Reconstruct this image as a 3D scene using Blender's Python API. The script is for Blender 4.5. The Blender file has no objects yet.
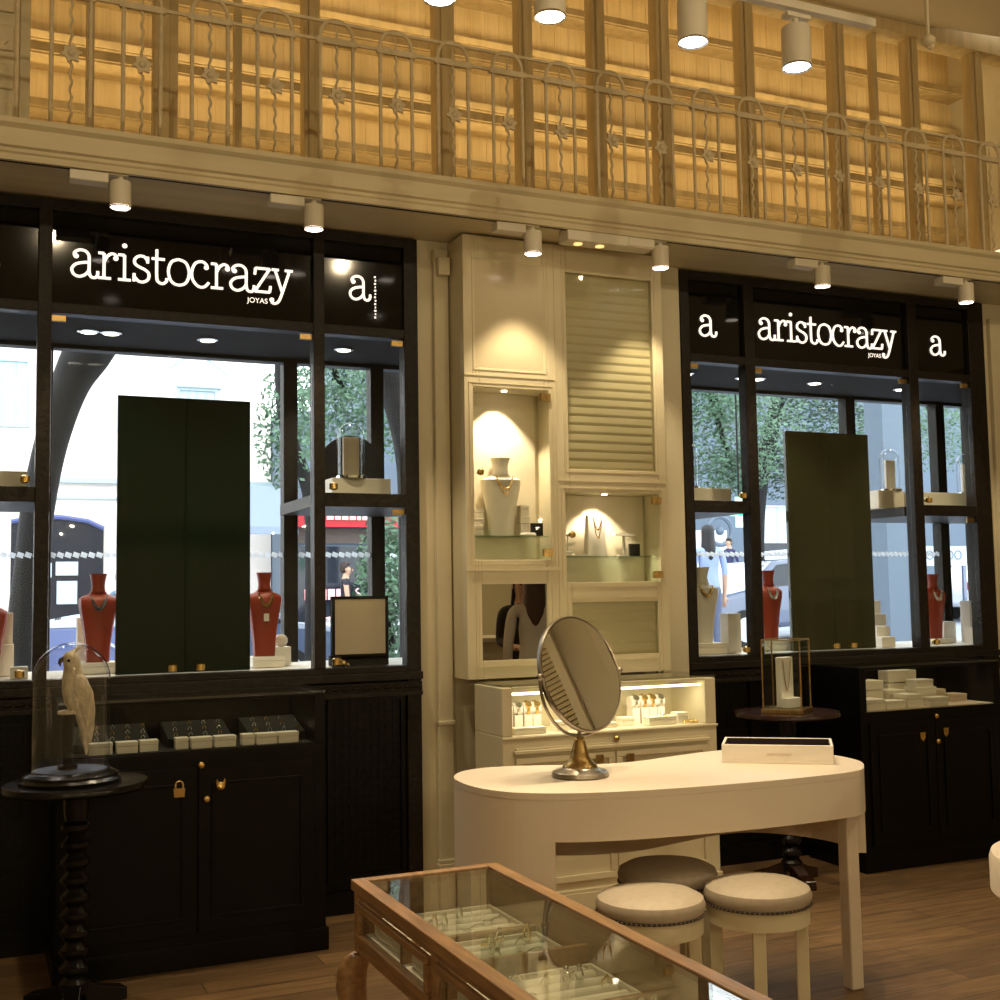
import bpy, bmesh, math, random
from mathutils import Vector, Matrix, Euler
random.seed(7)
C = bpy.context.scene.collection
PI = math.pi
rad = math.radians

# ---------------------------------------------------------------- camera
FPX = 1187.0
PITCH = math.atan(94 / FPX); ROLL = .016; YAW = math.atan(528 / FPX)
F0 = Vector((math.sin(YAW), math.cos(YAW), 0)); R0 = Vector((math.cos(YAW), -math.sin(YAW), 0))
FW = F0 * math.cos(PITCH) + Vector((0, 0, math.sin(PITCH)))
U0 = -F0 * math.sin(PITCH) + Vector((0, 0, math.cos(PITCH)))
RT = R0 * math.cos(ROLL) - U0 * math.sin(ROLL)
UP = U0 * math.cos(ROLL) + R0 * math.sin(ROLL)
CAM = Vector((0, -5.4, 1.45))
cd = bpy.data.cameras.new('camera'); cam = bpy.data.objects.new('camera', cd); C.objects.link(cam)
cd.sensor_width = 36; cd.lens = FPX * 36 / 1000; cd.clip_start = .05; cd.clip_end = 300
cam.matrix_world = Matrix((( RT.x, UP.x, -FW.x, CAM.x), (RT.y, UP.y, -FW.y, CAM.y), (RT.z, UP.z, -FW.z, CAM.z), (0, 0, 0, 1)))
bpy.context.scene.camera = cam

def at(px, py, ax, v):
    """point of the place seen at a photo position, on the plane axis = v"""
    d = FW + RT * ((px - 500) / FPX) + UP * ((500 - py) / FPX)
    i = 'xyz'.index(ax)
    return CAM + d * ((v - CAM[i]) / d[i])

# ---------------------------------------------------------------- materials
def mat(name, col, rough=.5, metal=0., spec=.5, var=0., vscale=8., vstretch=(1, 1, 1), bump=0., bscale=40., emit=None, estr=0., coat=0., sheen=0.):
    m = bpy.data.materials.new(name); m.use_nodes = True
    nt = m.node_tree; b = nt.nodes['Principled BSDF']
    b.inputs['Base Color'].default_value = (*col, 1); b.inputs['Roughness'].default_value = rough
    b.inputs['Metallic'].default_value = metal; b.inputs['Specular IOR Level'].default_value = spec
    b.inputs['Coat Weight'].default_value = coat
    b.inputs['Sheen Weight'].default_value = sheen
    if emit: b.inputs['Emission Color'].default_value = (*emit, 1); b.inputs['Emission Strength'].default_value = estr
    tc = nt.nodes.new('ShaderNodeTexCoord')
    if var > 0:
        mp = nt.nodes.new('ShaderNodeMapping'); mp.inputs['Scale'].default_value = vstretch
        nz = nt.nodes.new('ShaderNodeTexNoise'); nz.inputs['Scale'].default_value = vscale; nz.inputs['Detail'].default_value = 5
        cr = nt.nodes.new('ShaderNodeValToRGB')
        cr.color_ramp.elements[0].position = .3; cr.color_ramp.elements[1].position = .7
        cr.color_ramp.elements[0].color = (*[c * (1 - var) for c in col], 1)
        cr.color_ramp.elements[1].color = (*[min(1, c * (1 + var * .6)) for c in col], 1)
        nt.links.new(tc.outputs['Object'], mp.inputs[0]); nt.links.new(mp.outputs[0], nz.inputs[0])
        nt.links.new(nz.outputs[0], cr.inputs[0]); nt.links.new(cr.outputs[0], b.inputs['Base Color'])
    if bump > 0:
        n2 = nt.nodes.new('ShaderNodeTexNoise'); n2.inputs['Scale'].default_value = bscale; n2.inputs['Detail'].default_value = 3
        bp = nt.nodes.new('ShaderNodeBump'); bp.inputs['Strength'].default_value = bump; bp.inputs['Distance'].default_value = .01
        nt.links.new(tc.outputs['Object'], n2.inputs[0]); nt.links.new(n2.outputs[0], bp.inputs['Height']); nt.links.new(bp.outputs[0], b.inputs['Normal'])
    return m

def glass_mat(name, tint=(.93, .96, .95), ior=1.5, rough=.01, boost=1.0):
    m = bpy.data.materials.new(name); m.use_nodes = True; nt = m.node_tree
    for n in list(nt.nodes):
        if n.type != 'OUTPUT_MATERIAL': nt.nodes.remove(n)
    out = [n for n in nt.nodes if n.type == 'OUTPUT_MATERIAL'][0]
    tr = nt.nodes.new('ShaderNodeBsdfTransparent'); tr.inputs[0].default_value = (*tint, 1)
    gl = nt.nodes.new('ShaderNodeBsdfGlossy'); gl.inputs['Roughness'].default_value = rough
    fr = nt.nodes.new('ShaderNodeLayerWeight'); fr.inputs[0].default_value = .5
    pw = nt.nodes.new('ShaderNodeMath'); pw.operation = 'POWER'; pw.inputs[1].default_value = 4.5
    mu = nt.nodes.new('ShaderNodeMath'); mu.operation = 'MULTIPLY_ADD'; mu.inputs[1].default_value = .9; mu.inputs[2].default_value = .022 * boost; mu.use_clamp = True
    mx = nt.nodes.new('ShaderNodeMixShader')
    nt.links.new(fr.outputs['Facing'], pw.inputs[0]); nt.links.new(pw.outputs[0], mu.inputs[0]); nt.links.new(mu.outputs[0], mx.inputs[0])
    nt.links.new(tr.outputs[0], mx.inputs[1]); nt.links.new(gl.outputs[0], mx.inputs[2]); nt.links.new(mx.outputs[0], out.inputs[0])
    return m

def plank_mat(name, c1, c2, width, length, axis='x', rough=.4, dark=.45, gap=.004):
    """long boards with per-board tone and grain; axis is the board direction in object space"""
    m = bpy.data.materials.new(name); m.use_nodes = True; nt = m.node_tree; b = nt.nodes['Principled BSDF']
    b.inputs['Roughness'].default_value = rough
    tc = nt.nodes.new('ShaderNodeTexCoord'); mp = nt.nodes.new('ShaderNodeMapping')
    if axis == 'y': mp.inputs['Rotation'].default_value = (0, 0, PI / 2)
    if axis == 'z': mp.inputs['Rotation'].default_value = (0, PI / 2, 0); 
    bk = nt.nodes.new('ShaderNodeTexBrick')
    bk.inputs['Scale'].default_value = 1; bk.inputs['Brick Width'].default_value = length; bk.inputs['Row Height'].default_value = width
    bk.inputs['Mortar Size'].default_value = gap; bk.inputs['Color1'].default_value = (*c1, 1); bk.inputs['Color2'].default_value = (*c2, 1)
    bk.inputs['Mortar'].default_value = (*[c * dark for c in c1], 1); bk.offset = .37
    m2 = nt.nodes.new('ShaderNodeMapping'); m2.inputs['Scale'].default_value = (1.2, 14, 14)
    nz = nt.nodes.new('ShaderNodeTexNoise'); nz.inputs['Scale'].default_value = 3; nz.inputs['Detail'].default_value = 8; nz.inputs['Distortion'].default_value = .8
    mx = nt.nodes.new('ShaderNodeMix'); mx.data_type = 'RGBA'; mx.blend_type = 'MULTIPLY'; mx.inputs['Factor'].default_value = .8
    cr = nt.nodes.new('ShaderNodeValToRGB'); cr.color_ramp.elements[0].position = .3; cr.color_ramp.elements[0].color = (.4, .38, .36, 1); cr.color_ramp.elements[1].position = .68; cr.color_ramp.elements[1].color = (1.15, 1.15, 1.15, 1)
    L = nt.links.new
    L(tc.outputs['Object'], mp.inputs[0]); L(mp.outputs[0], bk.inputs[0]); L(mp.outputs[0], m2.inputs[0]); L(m2.outputs[0], nz.inputs[0])
    L(nz.outputs[0], cr.inputs[0]); L(bk.outputs['Color'], mx.inputs['A']); L(cr.outputs[0], mx.inputs['B']); L(mx.outputs['Result'], b.inputs['Base Color'])
    bp = nt.nodes.new('ShaderNodeBump'); bp.inputs['Strength'].default_value = .25; bp.inputs['Distance'].default_value = .004
    L(bk.outputs['Fac'], bp.inputs['Height']); bp.invert = True; L(bp.outputs[0], b.inputs['Normal'])
    return m

def emis(name, col, s):
    m = bpy.data.materials.new(name); m.use_nodes = True; nt = m.node_tree
    b = nt.nodes['Principled BSDF']; b.inputs['Base Color'].default_value = (.8, .8, .8, 1)
    b.inputs['Emission Color'].default_value = (*col, 1); b.inputs['Emission Strength'].default_value = s
    return m

M = dict(
    cream=mat('cream paint', (.70, .63, .44), .45, var=.06, vscale=3),
    creamwall=mat('cream plaster', (.66, .60, .43), .6, var=.08, vscale=2, bump=.1),
    beam=mat('cream painted moulding', (.64, .56, .37), .5, var=.1, vscale=4, vstretch=(.3, 3, 3)),
    gallery=mat('old yellow cream paint', (.60, .48, .27), .6, var=.12, vscale=5),
    post=mat('aged yellow paint', (.50, .38, .19), .6, var=.18, vscale=6, vstretch=(3, 3, .4)),
    rail=mat('cream painted iron', (.62, .52, .34), .5, var=.1, vscale=30, bump=.3, bscale=80),
    black=mat('black lacquered wood', (.0035, .003, .0028), .34, spec=.2, var=.3, vscale=10),
    frame=mat('embossed dark brown frame', (.015, .011, .008), .45, spec=.25, var=.55, vscale=45, bump=.3, bscale=60),
    fascia=mat('black glossy fascia', (.004, .0035, .003), .06, spec=.3),
    desk=mat('cream desk lacquer', (.77, .67, .545), .38, var=.03, vscale=3),
    linen=mat('cream leather', (.43, .36, .27), .55, var=.08, vscale=40, bump=.15, bscale=200),
    white=mat('white display card', (.85, .80, .72), .5),
    bust=mat('ivory leatherette', (.82, .77, .68), .5, bump=.05),
    red=mat('red orange leatherette', (.30, .032, .010), .42, var=.08),
    gold=mat('gold metal', (.80, .55, .20), .22, 1.),
    brass=mat('aged brass', (.50, .34, .13), .3, 1., var=.3, vscale=30),
    pewter=mat('dull pewter', (.38, .34, .28), .3, 1.),
    silver=mat('silver metal', (.85, .85, .83), .12, 1.),
    mirror=mat('mirror glass', (.93, .93, .90), .0, 1.),
    oldmirror=mat('dim mirror glass', (.62, .60, .52), .0, 1.),
    oak=mat('golden oak', (.34, .19, .085), .35, var=.35, vscale=6, vstretch=(12, 1.2, 12)),
    darkwood=mat('black turned wood', (.006, .0045, .004), .25, spec=.3),
    mahog=mat('dark mahogany', (.025, .009, .005), .25, var=.4, vscale=5, vstretch=(1, 6, 1)),
    greenpanel=mat('dark green glossy panel', (.001, .008, .004), .04, spec=.15),
    olivepanel=mat('dark olive glossy panel', (.040, .040, .018), .04, spec=.5),
    fabricblack=mat('black velvet', (.006, .006, .006), .9),
    bluegrey=mat('blue felt', (.10, .14, .26), .8),
    feather=mat('cream white feathers', (.80, .70, .52), .8, var=.3, vscale=30, vstretch=(3, 3, .6), bump=.6, bscale=50),
    lampwhite=mat('white lamp enamel', (.75, .70, .58), .4),
    beak=mat('dark beak', (.06, .05, .04), .4),
    flute=mat('ribbed straw blind', (.60, .51, .31), .35, var=.12, vscale=2),
    niche=mat('niche lining', (.80, .72, .55), .6),
    jewbox=mat('cream jewel box', (.80, .73, .62), .5),
    tan=mat('pale leather board', (.62, .50, .38), .6),
    ceiling=mat('cream ceiling', (.60, .52, .38), .7),
    dash=glass_mat('white translucent film'),
    floor=plank_mat('brown oak floor', (.20, .118, .052), (.12, .070, .032), .14, 1.3, 'x', .42),
    glass=glass_mat('clear glass', (.95, .97, .96), 1.5, .01, .5),
    glassg=glass_mat('greenish shelf glass', (.80, .90, .84)),
    glasstop=glass_mat('glass table top', (.92, .94, .90), 1.5, .005, 5.0),
    dome=glass_mat('thin dome glass', (.93, .94, .95), 1.45, .01, 3.0),
    signlit=emis('lit white lettering', (1.0, .87, .74), 1.15),
    lampglow=emis('lamp lens', (1.0, .86, .72), 9.),
    dimglow=emis('dim amber bulb', (1.0, .55, .18), 1.5),
    strip=emis('warm light strip', (1., .62, .2), 3.),
)

_nt = M['dash'].node_tree
_tl = _nt.nodes.new('ShaderNodeBsdfTranslucent'); _tl.inputs[0].default_value = (.9, .92, .95, 1)
_df = _nt.nodes.new('ShaderNodeBsdfDiffuse'); _df.inputs[0].default_value = (.85, .88, .92, 1)
_mx = _nt.nodes.new('ShaderNodeMixShader'); _mx.inputs[0].default_value = .3
_nt.links.new(_tl.outputs[0], _mx.inputs[1]); _nt.links.new(_df.outputs[0], _mx.inputs[2]); _nt.links.new(_mx.outputs[0], [n for n in _nt.nodes if n.type == 'OUTPUT_MATERIAL'][0].inputs[0])
# ---------------------------------------------------------------- mesh building
class MB:
    def __init__(s): s.bm = bmesh.new()
    def face(s, vs):
        try: return s.bm.faces.new(vs)
        except ValueError: return None
    def box(s, x0, y0, z0, x1, y1, z1, R=None, c=None):
        P = [Vector((x, y, z)) for z in (z0, z1) for y in (y0, y1) for x in (x0, x1)]
        if R is not None:
            c = Vector(c) if c is not None else Vector(((x0 + x1) / 2, (y0 + y1) / 2, (z0 + z1) / 2))
            P = [R @ (p - c) + c for p in P]
        v = [s.bm.verts.new(p) for p in P]
        for f in ((0, 2, 3, 1), (4, 5, 7, 6), (0, 1, 5, 4), (2, 6, 7, 3), (0, 4, 6, 2), (1, 3, 7, 5)): s.face([v[i] for i in f])
        return s
    def loft(s, rings, cap=True, closed=False):
        V = [[s.bm.verts.new(p) for p in r] for r in rings]; n = len(V[0])
        for a, b in zip(V, V[1:] + ([V[0]] if closed else [])):
            for i in range(n): s.face([a[i], a[(i + 1) % n], b[(i + 1) % n], b[i]])
        if cap and not closed: s.face(V[0][::-1]); s.face(V[-1])
        return s
    def lathe(s, prof, c=(0, 0, 0), n=32, cap=True, sx=1, sy=1):
        return s.loft([[Vector((c[0] + r * sx * math.cos(2 * PI * i / n), c[1] + r * sy * math.sin(2 * PI * i / n), c[2] + z)) for i in range(n)] for r, z in prof], cap)
    def tube(s, pts, r, n=8, closed=False, cap=True):
        pts = [Vector(p) for p in pts]; N = len(pts); rs = r if isinstance(r, (list, tuple)) else [r] * N
        rings = []; ref = None
        for i, p in enumerate(pts):
            if closed: t = pts[(i + 1) % N] - pts[i - 1]
            else: t = pts[min(i + 1, N - 1)] - pts[max(i - 1, 0)]
            if t.length < 1e-9: t = Vector((0, 0, 1))
            t.normalize()
            if ref is None: ref = Vector((0, 1, 0)) if abs(t.y) < .9 else Vector((1, 0, 0))
            a = (ref - t * ref.dot(t))
            if a.length < 1e-6: a = t.orthogonal()
            a.normalize(); b = t.cross(a); ref = a
            rings.append([p + (a * math.cos(2 * PI * k / n) + b * math.sin(2 * PI * k / n)) * rs[i] for k in range(n)])
        return s.loft(rings, cap, closed)
    def cyl(s, p0, p1, r0, r1=None, n=16): return s.tube([p0, p1], [r0, r0 if r1 is None else r1], n)
    def prism(s, pts, a0, a1, axis='z'):
        f = {'z': lambda p, a: Vector((p[0], p[1], a)), 'y': lambda p, a: Vector((p[0], a, p[1])), 'x': lambda p, a: Vector((a, p[0], p[1]))}[axis]
        return s.loft([[f(p, a0) for p in pts], [f(p, a1) for p in pts]])
    def ball(s, c, r, sc=(1, 1, 1), n=14):
        m = n // 2
        return s.lathe([(max(.0008, math.sin(PI * j / m)) * r, -math.cos(PI * j / m) * r * sc[2]) for j in range(m + 1)], c, n, True, sc[0], sc[1])
    def ring(s, c, R, r, axis='z', n=24, k=6, sc=(1, 1)):
        pts = []
        for i in range(n):
            a = 2 * PI * i / n; u, v = R * sc[0] * math.cos(a), R * sc[1] * math.sin(a)
            pts.append(Vector(c) + {'z': Vector((u, v, 0)), 'y': Vector((u, 0, v)), 'x': Vector((0, u, v))}[axis])
        return s.tube(pts, r, k, True)
    def frame(s, x0, z0, x1, z1, w, y0, y1):
        s.box(x0, y0, z0, x1, y1, z0 + w); s.box(x0, y0, z1 - w, x1, y1, z1)
        s.box(x0, y0, z0 + w, x0 + w, y1, z1 - w); return s.box(x1 - w, y0, z0 + w, x1, y1, z1 - w)
    def build(s, name, m, parent=None, smooth=False, bevel=0., loc=None, rotz=0.):
        bmesh.ops.recalc_face_normals(s.bm, faces=s.bm.faces)
        me = bpy.data.meshes.new(name); s.bm.to_mesh(me); s.bm.free()
        me.materials.append(M[m] if isinstance(m, str) else m)
        o = bpy.data.objects.new(name, me); C.objects.link(o)
        if parent: o.parent = parent
        if loc is not None: o.location = loc
        if rotz: o.rotation_euler.z = rotz
        if smooth:
            for p in me.polygons: p.use_smooth = True
            try: me.set_sharp_from_angle(angle=rad(40))
            except Exception: pass
        if bevel:
            b = o.modifiers.new('bevel', 'BEVEL'); b.width = bevel; b.segments = 2; b.limit_method = 'ANGLE'; b.angle_limit = rad(40)
        return o

def tag(o, label=None, cat=None, group=None, kind=None):
    if label: o['label'] = label
    if cat: o['category'] = cat
    if group: o['group'] = group
    if kind: o['kind'] = kind
    return o
def thing(name, label, cat, loc=(0, 0, 0), rotz=0., group=None):
    o = bpy.data.objects.new(name, None); C.objects.link(o); o.location = loc; o.rotation_euler.z = rotz; o.empty_display_size = .1
    return tag(o, label, cat, group)
def one(mb, name, m, label, cat, loc=(0, 0, 0), rotz=0., group=None, **k):
    return tag(mb.build(name, m, None, loc=loc, rotz=rotz, **k), label, cat, group)
def struct(name, mb, m, parent=None, **k):
    o = mb.build(name, m, parent, **k)
    if not parent: o['kind'] = 'structure'
    return o
def copy_tree(o, parent=None, loc=None, rotz=None, label=None, group=None):
    c = o.copy(); C.objects.link(c); c.parent = parent
    if loc is not None: c.location = loc
    if rotz is not None: c.rotation_euler.z = rotz
    if label: c['label'] = label
    if group: c['group'] = group
    for ch in list(o.children): copy_tree(ch, c)
    return c
def rebase(o, off):
    off = Vector(off)
    for ch in o.children: ch.location = ch.location - off
    o.location = off
def smoothpts(pts, k=6, closed=False):
    pts = [Vector(p) for p in pts]; N = len(pts); out = []
    for i in range(N if closed else N - 1):
        if closed: a, b, c, d = pts[i - 1], pts[i], pts[(i + 1) % N], pts[(i + 2) % N]
        else: a, b, c, d = pts[max(i - 1, 0)], pts[i], pts[i + 1], pts[min(i + 2, N - 1)]
        for j in range(k):
            t = j / k
            out.append(.5 * ((2 * b) + (c - a) * t + (2 * a - 5 * b + 4 * c - d) * t * t + (3 * b - a - 3 * c + d) * t ** 3))
    if not closed: out.append(pts[-1])
    return out
def spot(name, loc, target, power, angle=70, blend=.5, col=(1, .80, .51), size=.03):
    l = bpy.data.lights.new(name, 'SPOT'); l.energy = power; l.spot_size = rad(angle); l.spot_blend = blend; l.color = col; l.shadow_soft_size = size
    o = bpy.data.objects.new(name, l); C.objects.link(o); o.location = loc
    o.rotation_euler = (Vector(target) - Vector(loc)).to_track_quat('-Z', 'Y').to_euler(); return o
def area(name, loc, rot, sx, sy, power, col):
    l = bpy.data.lights.new(name, 'AREA'); l.shape = 'RECTANGLE'; l.size = sx; l.size_y = sy; l.energy = power; l.color = col
    o = bpy.data.objects.new(name, l); C.objects.link(o); o.location = loc; o.rotation_euler = rot; return o
# ================================================================ room shell
XL, XR, YF = -3.2, 6.5, -9.0
b = MB(); b.box(XL, YF, -.1, XR, .1, 0); struct('floor', b, 'floor')
b = MB(); b.box(XL - .2, YF, 0, XL, 1.2, 6.2); struct('wall_left', b, 'creamwall')
b = MB(); b.box(XR, YF, 0, XR + .2, .06, 6.2); b.box(XR, .06, 3.2, XR + .2, 1.2, 6.2); struct('wall_right', b, 'creamwall')
b = MB(); b.box(XL - .2, YF - .2, 0, XR + .2, YF, 5.3); struct('wall_front', b, 'creamwall')
b = MB()
e0 = at(752, 0, 'z', 5.1); e1 = at(1000, 37, 'z', 5.1); k = (e1.y - e0.y) / (e1.x - e0.x)
b.prism([(XL, YF), (XR, YF), (XR, e0.y + k * (XR - e0.x)), (XL, e0.y + k * (XL - e0.x))], 5.1, 5.2, 'z'); struct('ceiling', b, 'ceiling')
# facade wall between and beside the shopfronts
b = MB(); b.box(1.965, 0, 0, 2.15, .06, 3.2); b.box(2.15, 0, 0, 3.3, .1, 3.2); b.box(2.42, .1, 0, 3.3, .7, 3.2); b.box(3.28, -.02, 0, 3.475, .7, 3.2)
b.box(2.05, -.035, .19, 2.125, 0, 3.15); b.box(2.04, -.05, 0, 2.14, 0, .18); b.box(2.043, -.045, .18, 2.137, 0, .2); b.box(2.045, -.05, .83, 2.13, 0, .85)
b.box(3.30, -.04, 0, 3.46, -.02, 3.1)
b.box(5.665, 0, 0, XR, .06, 3.2); b.box(5.72, -.03, .2, 5.95, 0, 3.1); b.box(XL, 0, 0, -.24, .7, 3.2)
struct('wall_back', b, 'creamwall', bevel=.004)
# balcony slab, cornice
b = MB(); b.box(XL, -.44, 3.2, XR, 1.2, 3.33); struct('trim_1', b, 'beam')
b = MB(); b.prism([(-.44, 3.19), (-.46, 3.19), (-.46, 3.215), (-.468, 3.222), (-.468, 3.235), (-.482, 3.242), (-.486, 3.31), (-.505, 3.325), (-.508, 3.345), (-.40, 3.35), (-.40, 3.33), (-.44, 3.33)], XL, XR, 'x')
struct('trim_2', b, 'beam')
b = MB(); b.box(XL, -.438, 3.188, XR, -.428, 3.2); struct('trim_3', b, 'black')
# gallery wall of painted boards behind timber posts
gm = M['gallery']
def board_mat():
    m = mat('painted gallery boards', (.72, .56, .29), .6, var=.10, vscale=4, vstretch=(14, 14, .5), bump=.3, bscale=20)
    return m
M['boards'] = board_mat()
b = MB(); b.box(XL, .98, 3.33, XR + .1, 1.2, 6.2)
x = XL
while x < XR:                                   # thin board battens
    b.box(x, .976, 3.33, x + .010, .985, 6.2); x += .095
struct('wall_gallery', b, 'boards')
b = MB(); b.box(XL - .2, .2, 5.9, XR + .2, 1.3, 6.0); b.box(XL - .2, .3, 5.2, XR + .2, .42, 5.95); struct('ceiling_gallery', b, 'gallery')
n = 4
for z, d in ((3.62, .16), (3.93, .14), (4.19, .2), (4.30, .1), (4.58, .16), (4.70, .08), (4.98, .14)):
    b = MB(); b.box(XL, .98 - d, z, XR, .98, z + .035); b.box(XL, .98 - d - .015, z + .01, XR, .98 - d, z + .05); struct('trim_%d' % n, b, 'post'); n += 1
for xc, w in ((-2.4, .12), (-1.6, .12), (-.7, .12), (.815, .115), (1.54, .085), (2.27, .11), (2.75, .085), (3.21, .085), (3.64, .09), (4.24, .095), (4.94, .085), (5.545, .085), (6.1, .1)):
    b = MB(); b.box(xc - w / 2, .33, 3.33, xc + w / 2, .42, 5.1); b.box(xc - w / 4, .315, 3.33, xc + w / 8, .33, 5.1); struct('trim_%d' % n, b, 'post', bevel=.006); n += 1
for xc in (.47, 1.17, 5.25):
    b = MB(); b.box(xc - .018, .36, 3.33, xc + .018, .41, 5.05); struct('trim_%d' % n, b, 'post'); n += 1
b = MB(); b.box(-.6, .25, 3.33, .155, .5, 5.1); b.box(.155, .23, 3.33, .20, .5, 5.1)
for i in range(9): b.box(-.02, .235, 3.4 + i * .18, .13, .25, 3.52 + i * .18)
struct('trim_%d' % n, b, 'beam', bevel=.01); n += 1
b = MB(); b.box(XL, .3, 5.02, XR, .44, 5.2); struct('trim_%d' % n, b, 'post'); n += 1
for z in (3.0,): pass
# gallery lights: warm strips standing on the ledges behind the posts
for z, p in ((3.36, 24), (3.975, 8), (4.235, 10), (4.62, 12), (5.02, 10)):
    o = area('gallery_strip_light', (1.8, .78 if z > 3.5 else .62, z + .03), (rad(-200) if z > 3.5 else rad(-205), 0, 0), 9, .05, p, (1, .73, .36))
# warm railing lamp further down the gallery at the right
b = MB(); b.lathe([(.03, 0), (.03, .02), (.06, .03), (.075, .20), (.05, .26), (.01, .27)], n=20)
one(b, 'gallery_lamp', emis('gallery lamp glow', (1, .85, .55), 1.2), 'pale glowing lamp standing on the gallery floor behind the right end railing', 'lamp', (6.0, .1, 3.33), smooth=True)

# ================================================================ balcony railing
rl = thing('balcony_railing', 'cream painted wrought iron railing with arches and star rosettes along the gallery', 'railing', (0, -.45, 3.35))
b = MB(); b.box(XL, -.006, .642, XR, .006, .655); b.box(XL, -.006, .555, XR, .006, .568); b.build('handrail', 'rail', rl)
def arch_mb():
    b = MB(); R_ = .075; zc = .585
    pts = [(-R_, 0, 0)] + [(-R_ * math.cos(PI * i / 14), 0, zc + R_ * math.sin(PI * i / 14)) for i in range(15)] + [(R_, 0, 0)]
    b.tube(pts, .0088, 8)
    b.box(-.092, -.011, .545, .092, .011, .572)
    pts = []
    for i in range(61):
        z = i / 60 * .56; a = i * .9
        pts.append((.0042 * math.cos(a), .0042 * math.sin(a), z))
    b.tube(pts, .0062, 5); b.cyl((0, 0, .57), (0, 0, .64), .007, .001, 6)
    return b
def ros_mb():
    b = MB(); pts = []
    for i in range(12):
        a = PI * i / 6 + .2; r = .043 if i % 2 == 0 else .027; pts.append((r * math.cos(a), .31 + r * math.sin(a)))
    b.prism(pts, -.016, -.004, 'y'); b.ball((0, -.016, .31), .016, (1, .7, 1), 10); return b
a0 = None
for kx in range(-6, 21):
    x = .885 + .278 * kx
    if a0 is None:
        a0 = arch_mb().build('arched_baluster', 'rail', rl, smooth=True); a0.location.x = x
        r0_ = ros_mb().build('rosette', 'rail', a0)
    else:
        c = copy_tree(a0, rl); c.location.x = x

# ================================================================ lamps
def cyl_lamp(name, label, loc, r, h, group, track=False):
    t = thing(name, label, 'spotlight', loc, 0, group)           # origin: centre of the lens
    b = MB(); b.lathe([(r * .93, .004), (r, 0), (r, .0), (r, h), (r * .96, h + .004), (r * .3, h + .005), (r * .3, h + .005)], n=28, cap=False)
    b.lathe([(r * .9, .004), (r * .8, .03), (.3 * r, .05), (.01, .05)], n=28, cap=False)
    b.build('lamp_body', 'lampwhite', t, smooth=True)
    b = MB(); b.lathe([(r * .96, -.002), (r * .96, .004), (.002, .005)], n=28, cap=False)
    lens = b.build('lens', 'lampglow', t, smooth=True)
    b = MB(); b.ring((0, 0, -.003), r * .97, r * .07, 'z', 28, 6); b.build('lens_rim', 'silver', t, smooth=True)
    return t
wh = ['above the far left sign panel', 'above the z of the left shop sign', 'above the cream niche cabinet', 'above the straw coloured ribbed blind', 'above the right shop sign', 'above the right end of the right shopfront']
for i, (px, lx) in enumerate(((120, .529), (315, 1.343), (537, 2.407), (660, 3.112), (822, 4.117), (963, 5.134))):
    t = cyl_lamp('ceiling_spotlight', 'small white cylindrical spotlight under the balcony ' + wh[i], (lx, -.42, 3.06), .043, .10, 'small spotlights under the balcony')
    b = MB(); b.box(-.20, -.035, .085, -.05, .035, .125); b.box(-.14, -.02, .125, .03, .02, .14); b.cyl((0, 0, .10), (0, 0, .13), .012, .012, 8); b.build('track_adapter', 'lampwhite', t, bevel=.004)
    spot('soffit_spot_beam', (lx, -.42, 3.045), (lx + (0 if i > 1 else .1), -.34, 0), 36 if i in (2, 3) else 62, 78, .5)
# twin lamp unit over the cabinet
t = thing('twin_downlight', 'flat cream twin downlight with two dim amber bulbs under the balcony', 'lamp', (2.74, -.40, 3.14))
b = MB(); b.box(-.16, -.05, .0, .32, .05, .06); b.build('housing', 'lampwhite', t, bevel=.005)
for dx in (-.08, .04):
    b = MB(); b.lathe([(.022, -.004), (.020, 0), (.002, .001)], (dx, 0, 0), 16); b.build('bulb', 'dimglow', t, smooth=True)
# big track spots
tr = thing('lighting_track', 'cream lighting track hanging high in front of the gallery', 'lighting track', (1.6, -1.8, 3.70))
b = MB(); b.box(-3.5, -.018, 0, 1.68, .018, .032); b.build('track_bar', 'lampwhite', tr)
for dx in (-2.2, -.2, 1.3):
    b = MB(); b.cyl((dx, 0, .03), (dx, 0, 1.4), .006, .006, 8); b.build('suspension_rod', 'lampwhite', tr)
wb = ['top of the photo at far left', 'hanging second from left beside the near lens', 'hanging in front of the third gallery bay', 'hanging from the end of the track, lowest of the large ones']
tg = [(1.06, -2.95), (1.9, -1.9), (2.3, -2.3), (3.0, -1.6)]
for i, (lx, z) in enumerate(((1.409, 3.46), (1.824, 3.475), (2.417, 3.49), (2.893, 3.475))):
    t = cyl_lamp('track_spotlight', 'large white cylinder track spotlight ' + ['with its lens cut by the top edge', 'second from the left end, just above the railing', 'third along, with a bright round lens', 'nearest the right end of the track'][i], (lx, -1.8, z), .056, .15, 'large spotlights on the ceiling track')
    b = MB(); b.cyl((0, 0, .15), (0, 0, .21), .012, .012, 8); b.box(-.05, -.02, .19, .06, .02, .207); b.build('track_mount', 'lampwhite', t)
    spot('track_spot_beam', (lx, -1.8, z - .02), (tg[i][0], tg[i][1], .6), (210, 95, 105, 105)[i], 66, .6)
b = MB(); b.cyl((0, 0, .02), (0, 0, 1.45), .008, .008, 8); b.ball((0, 0, 0), .03, (1, 1, .8)); b.ball((.012, 0, -.02), .016)
one(b, 'pendant_rod', 'beam', 'thin cream rod with a small dark knob hanging from the ceiling at upper right', 'rod', (3.57, -1.8, 3.70), smooth=True)
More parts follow.
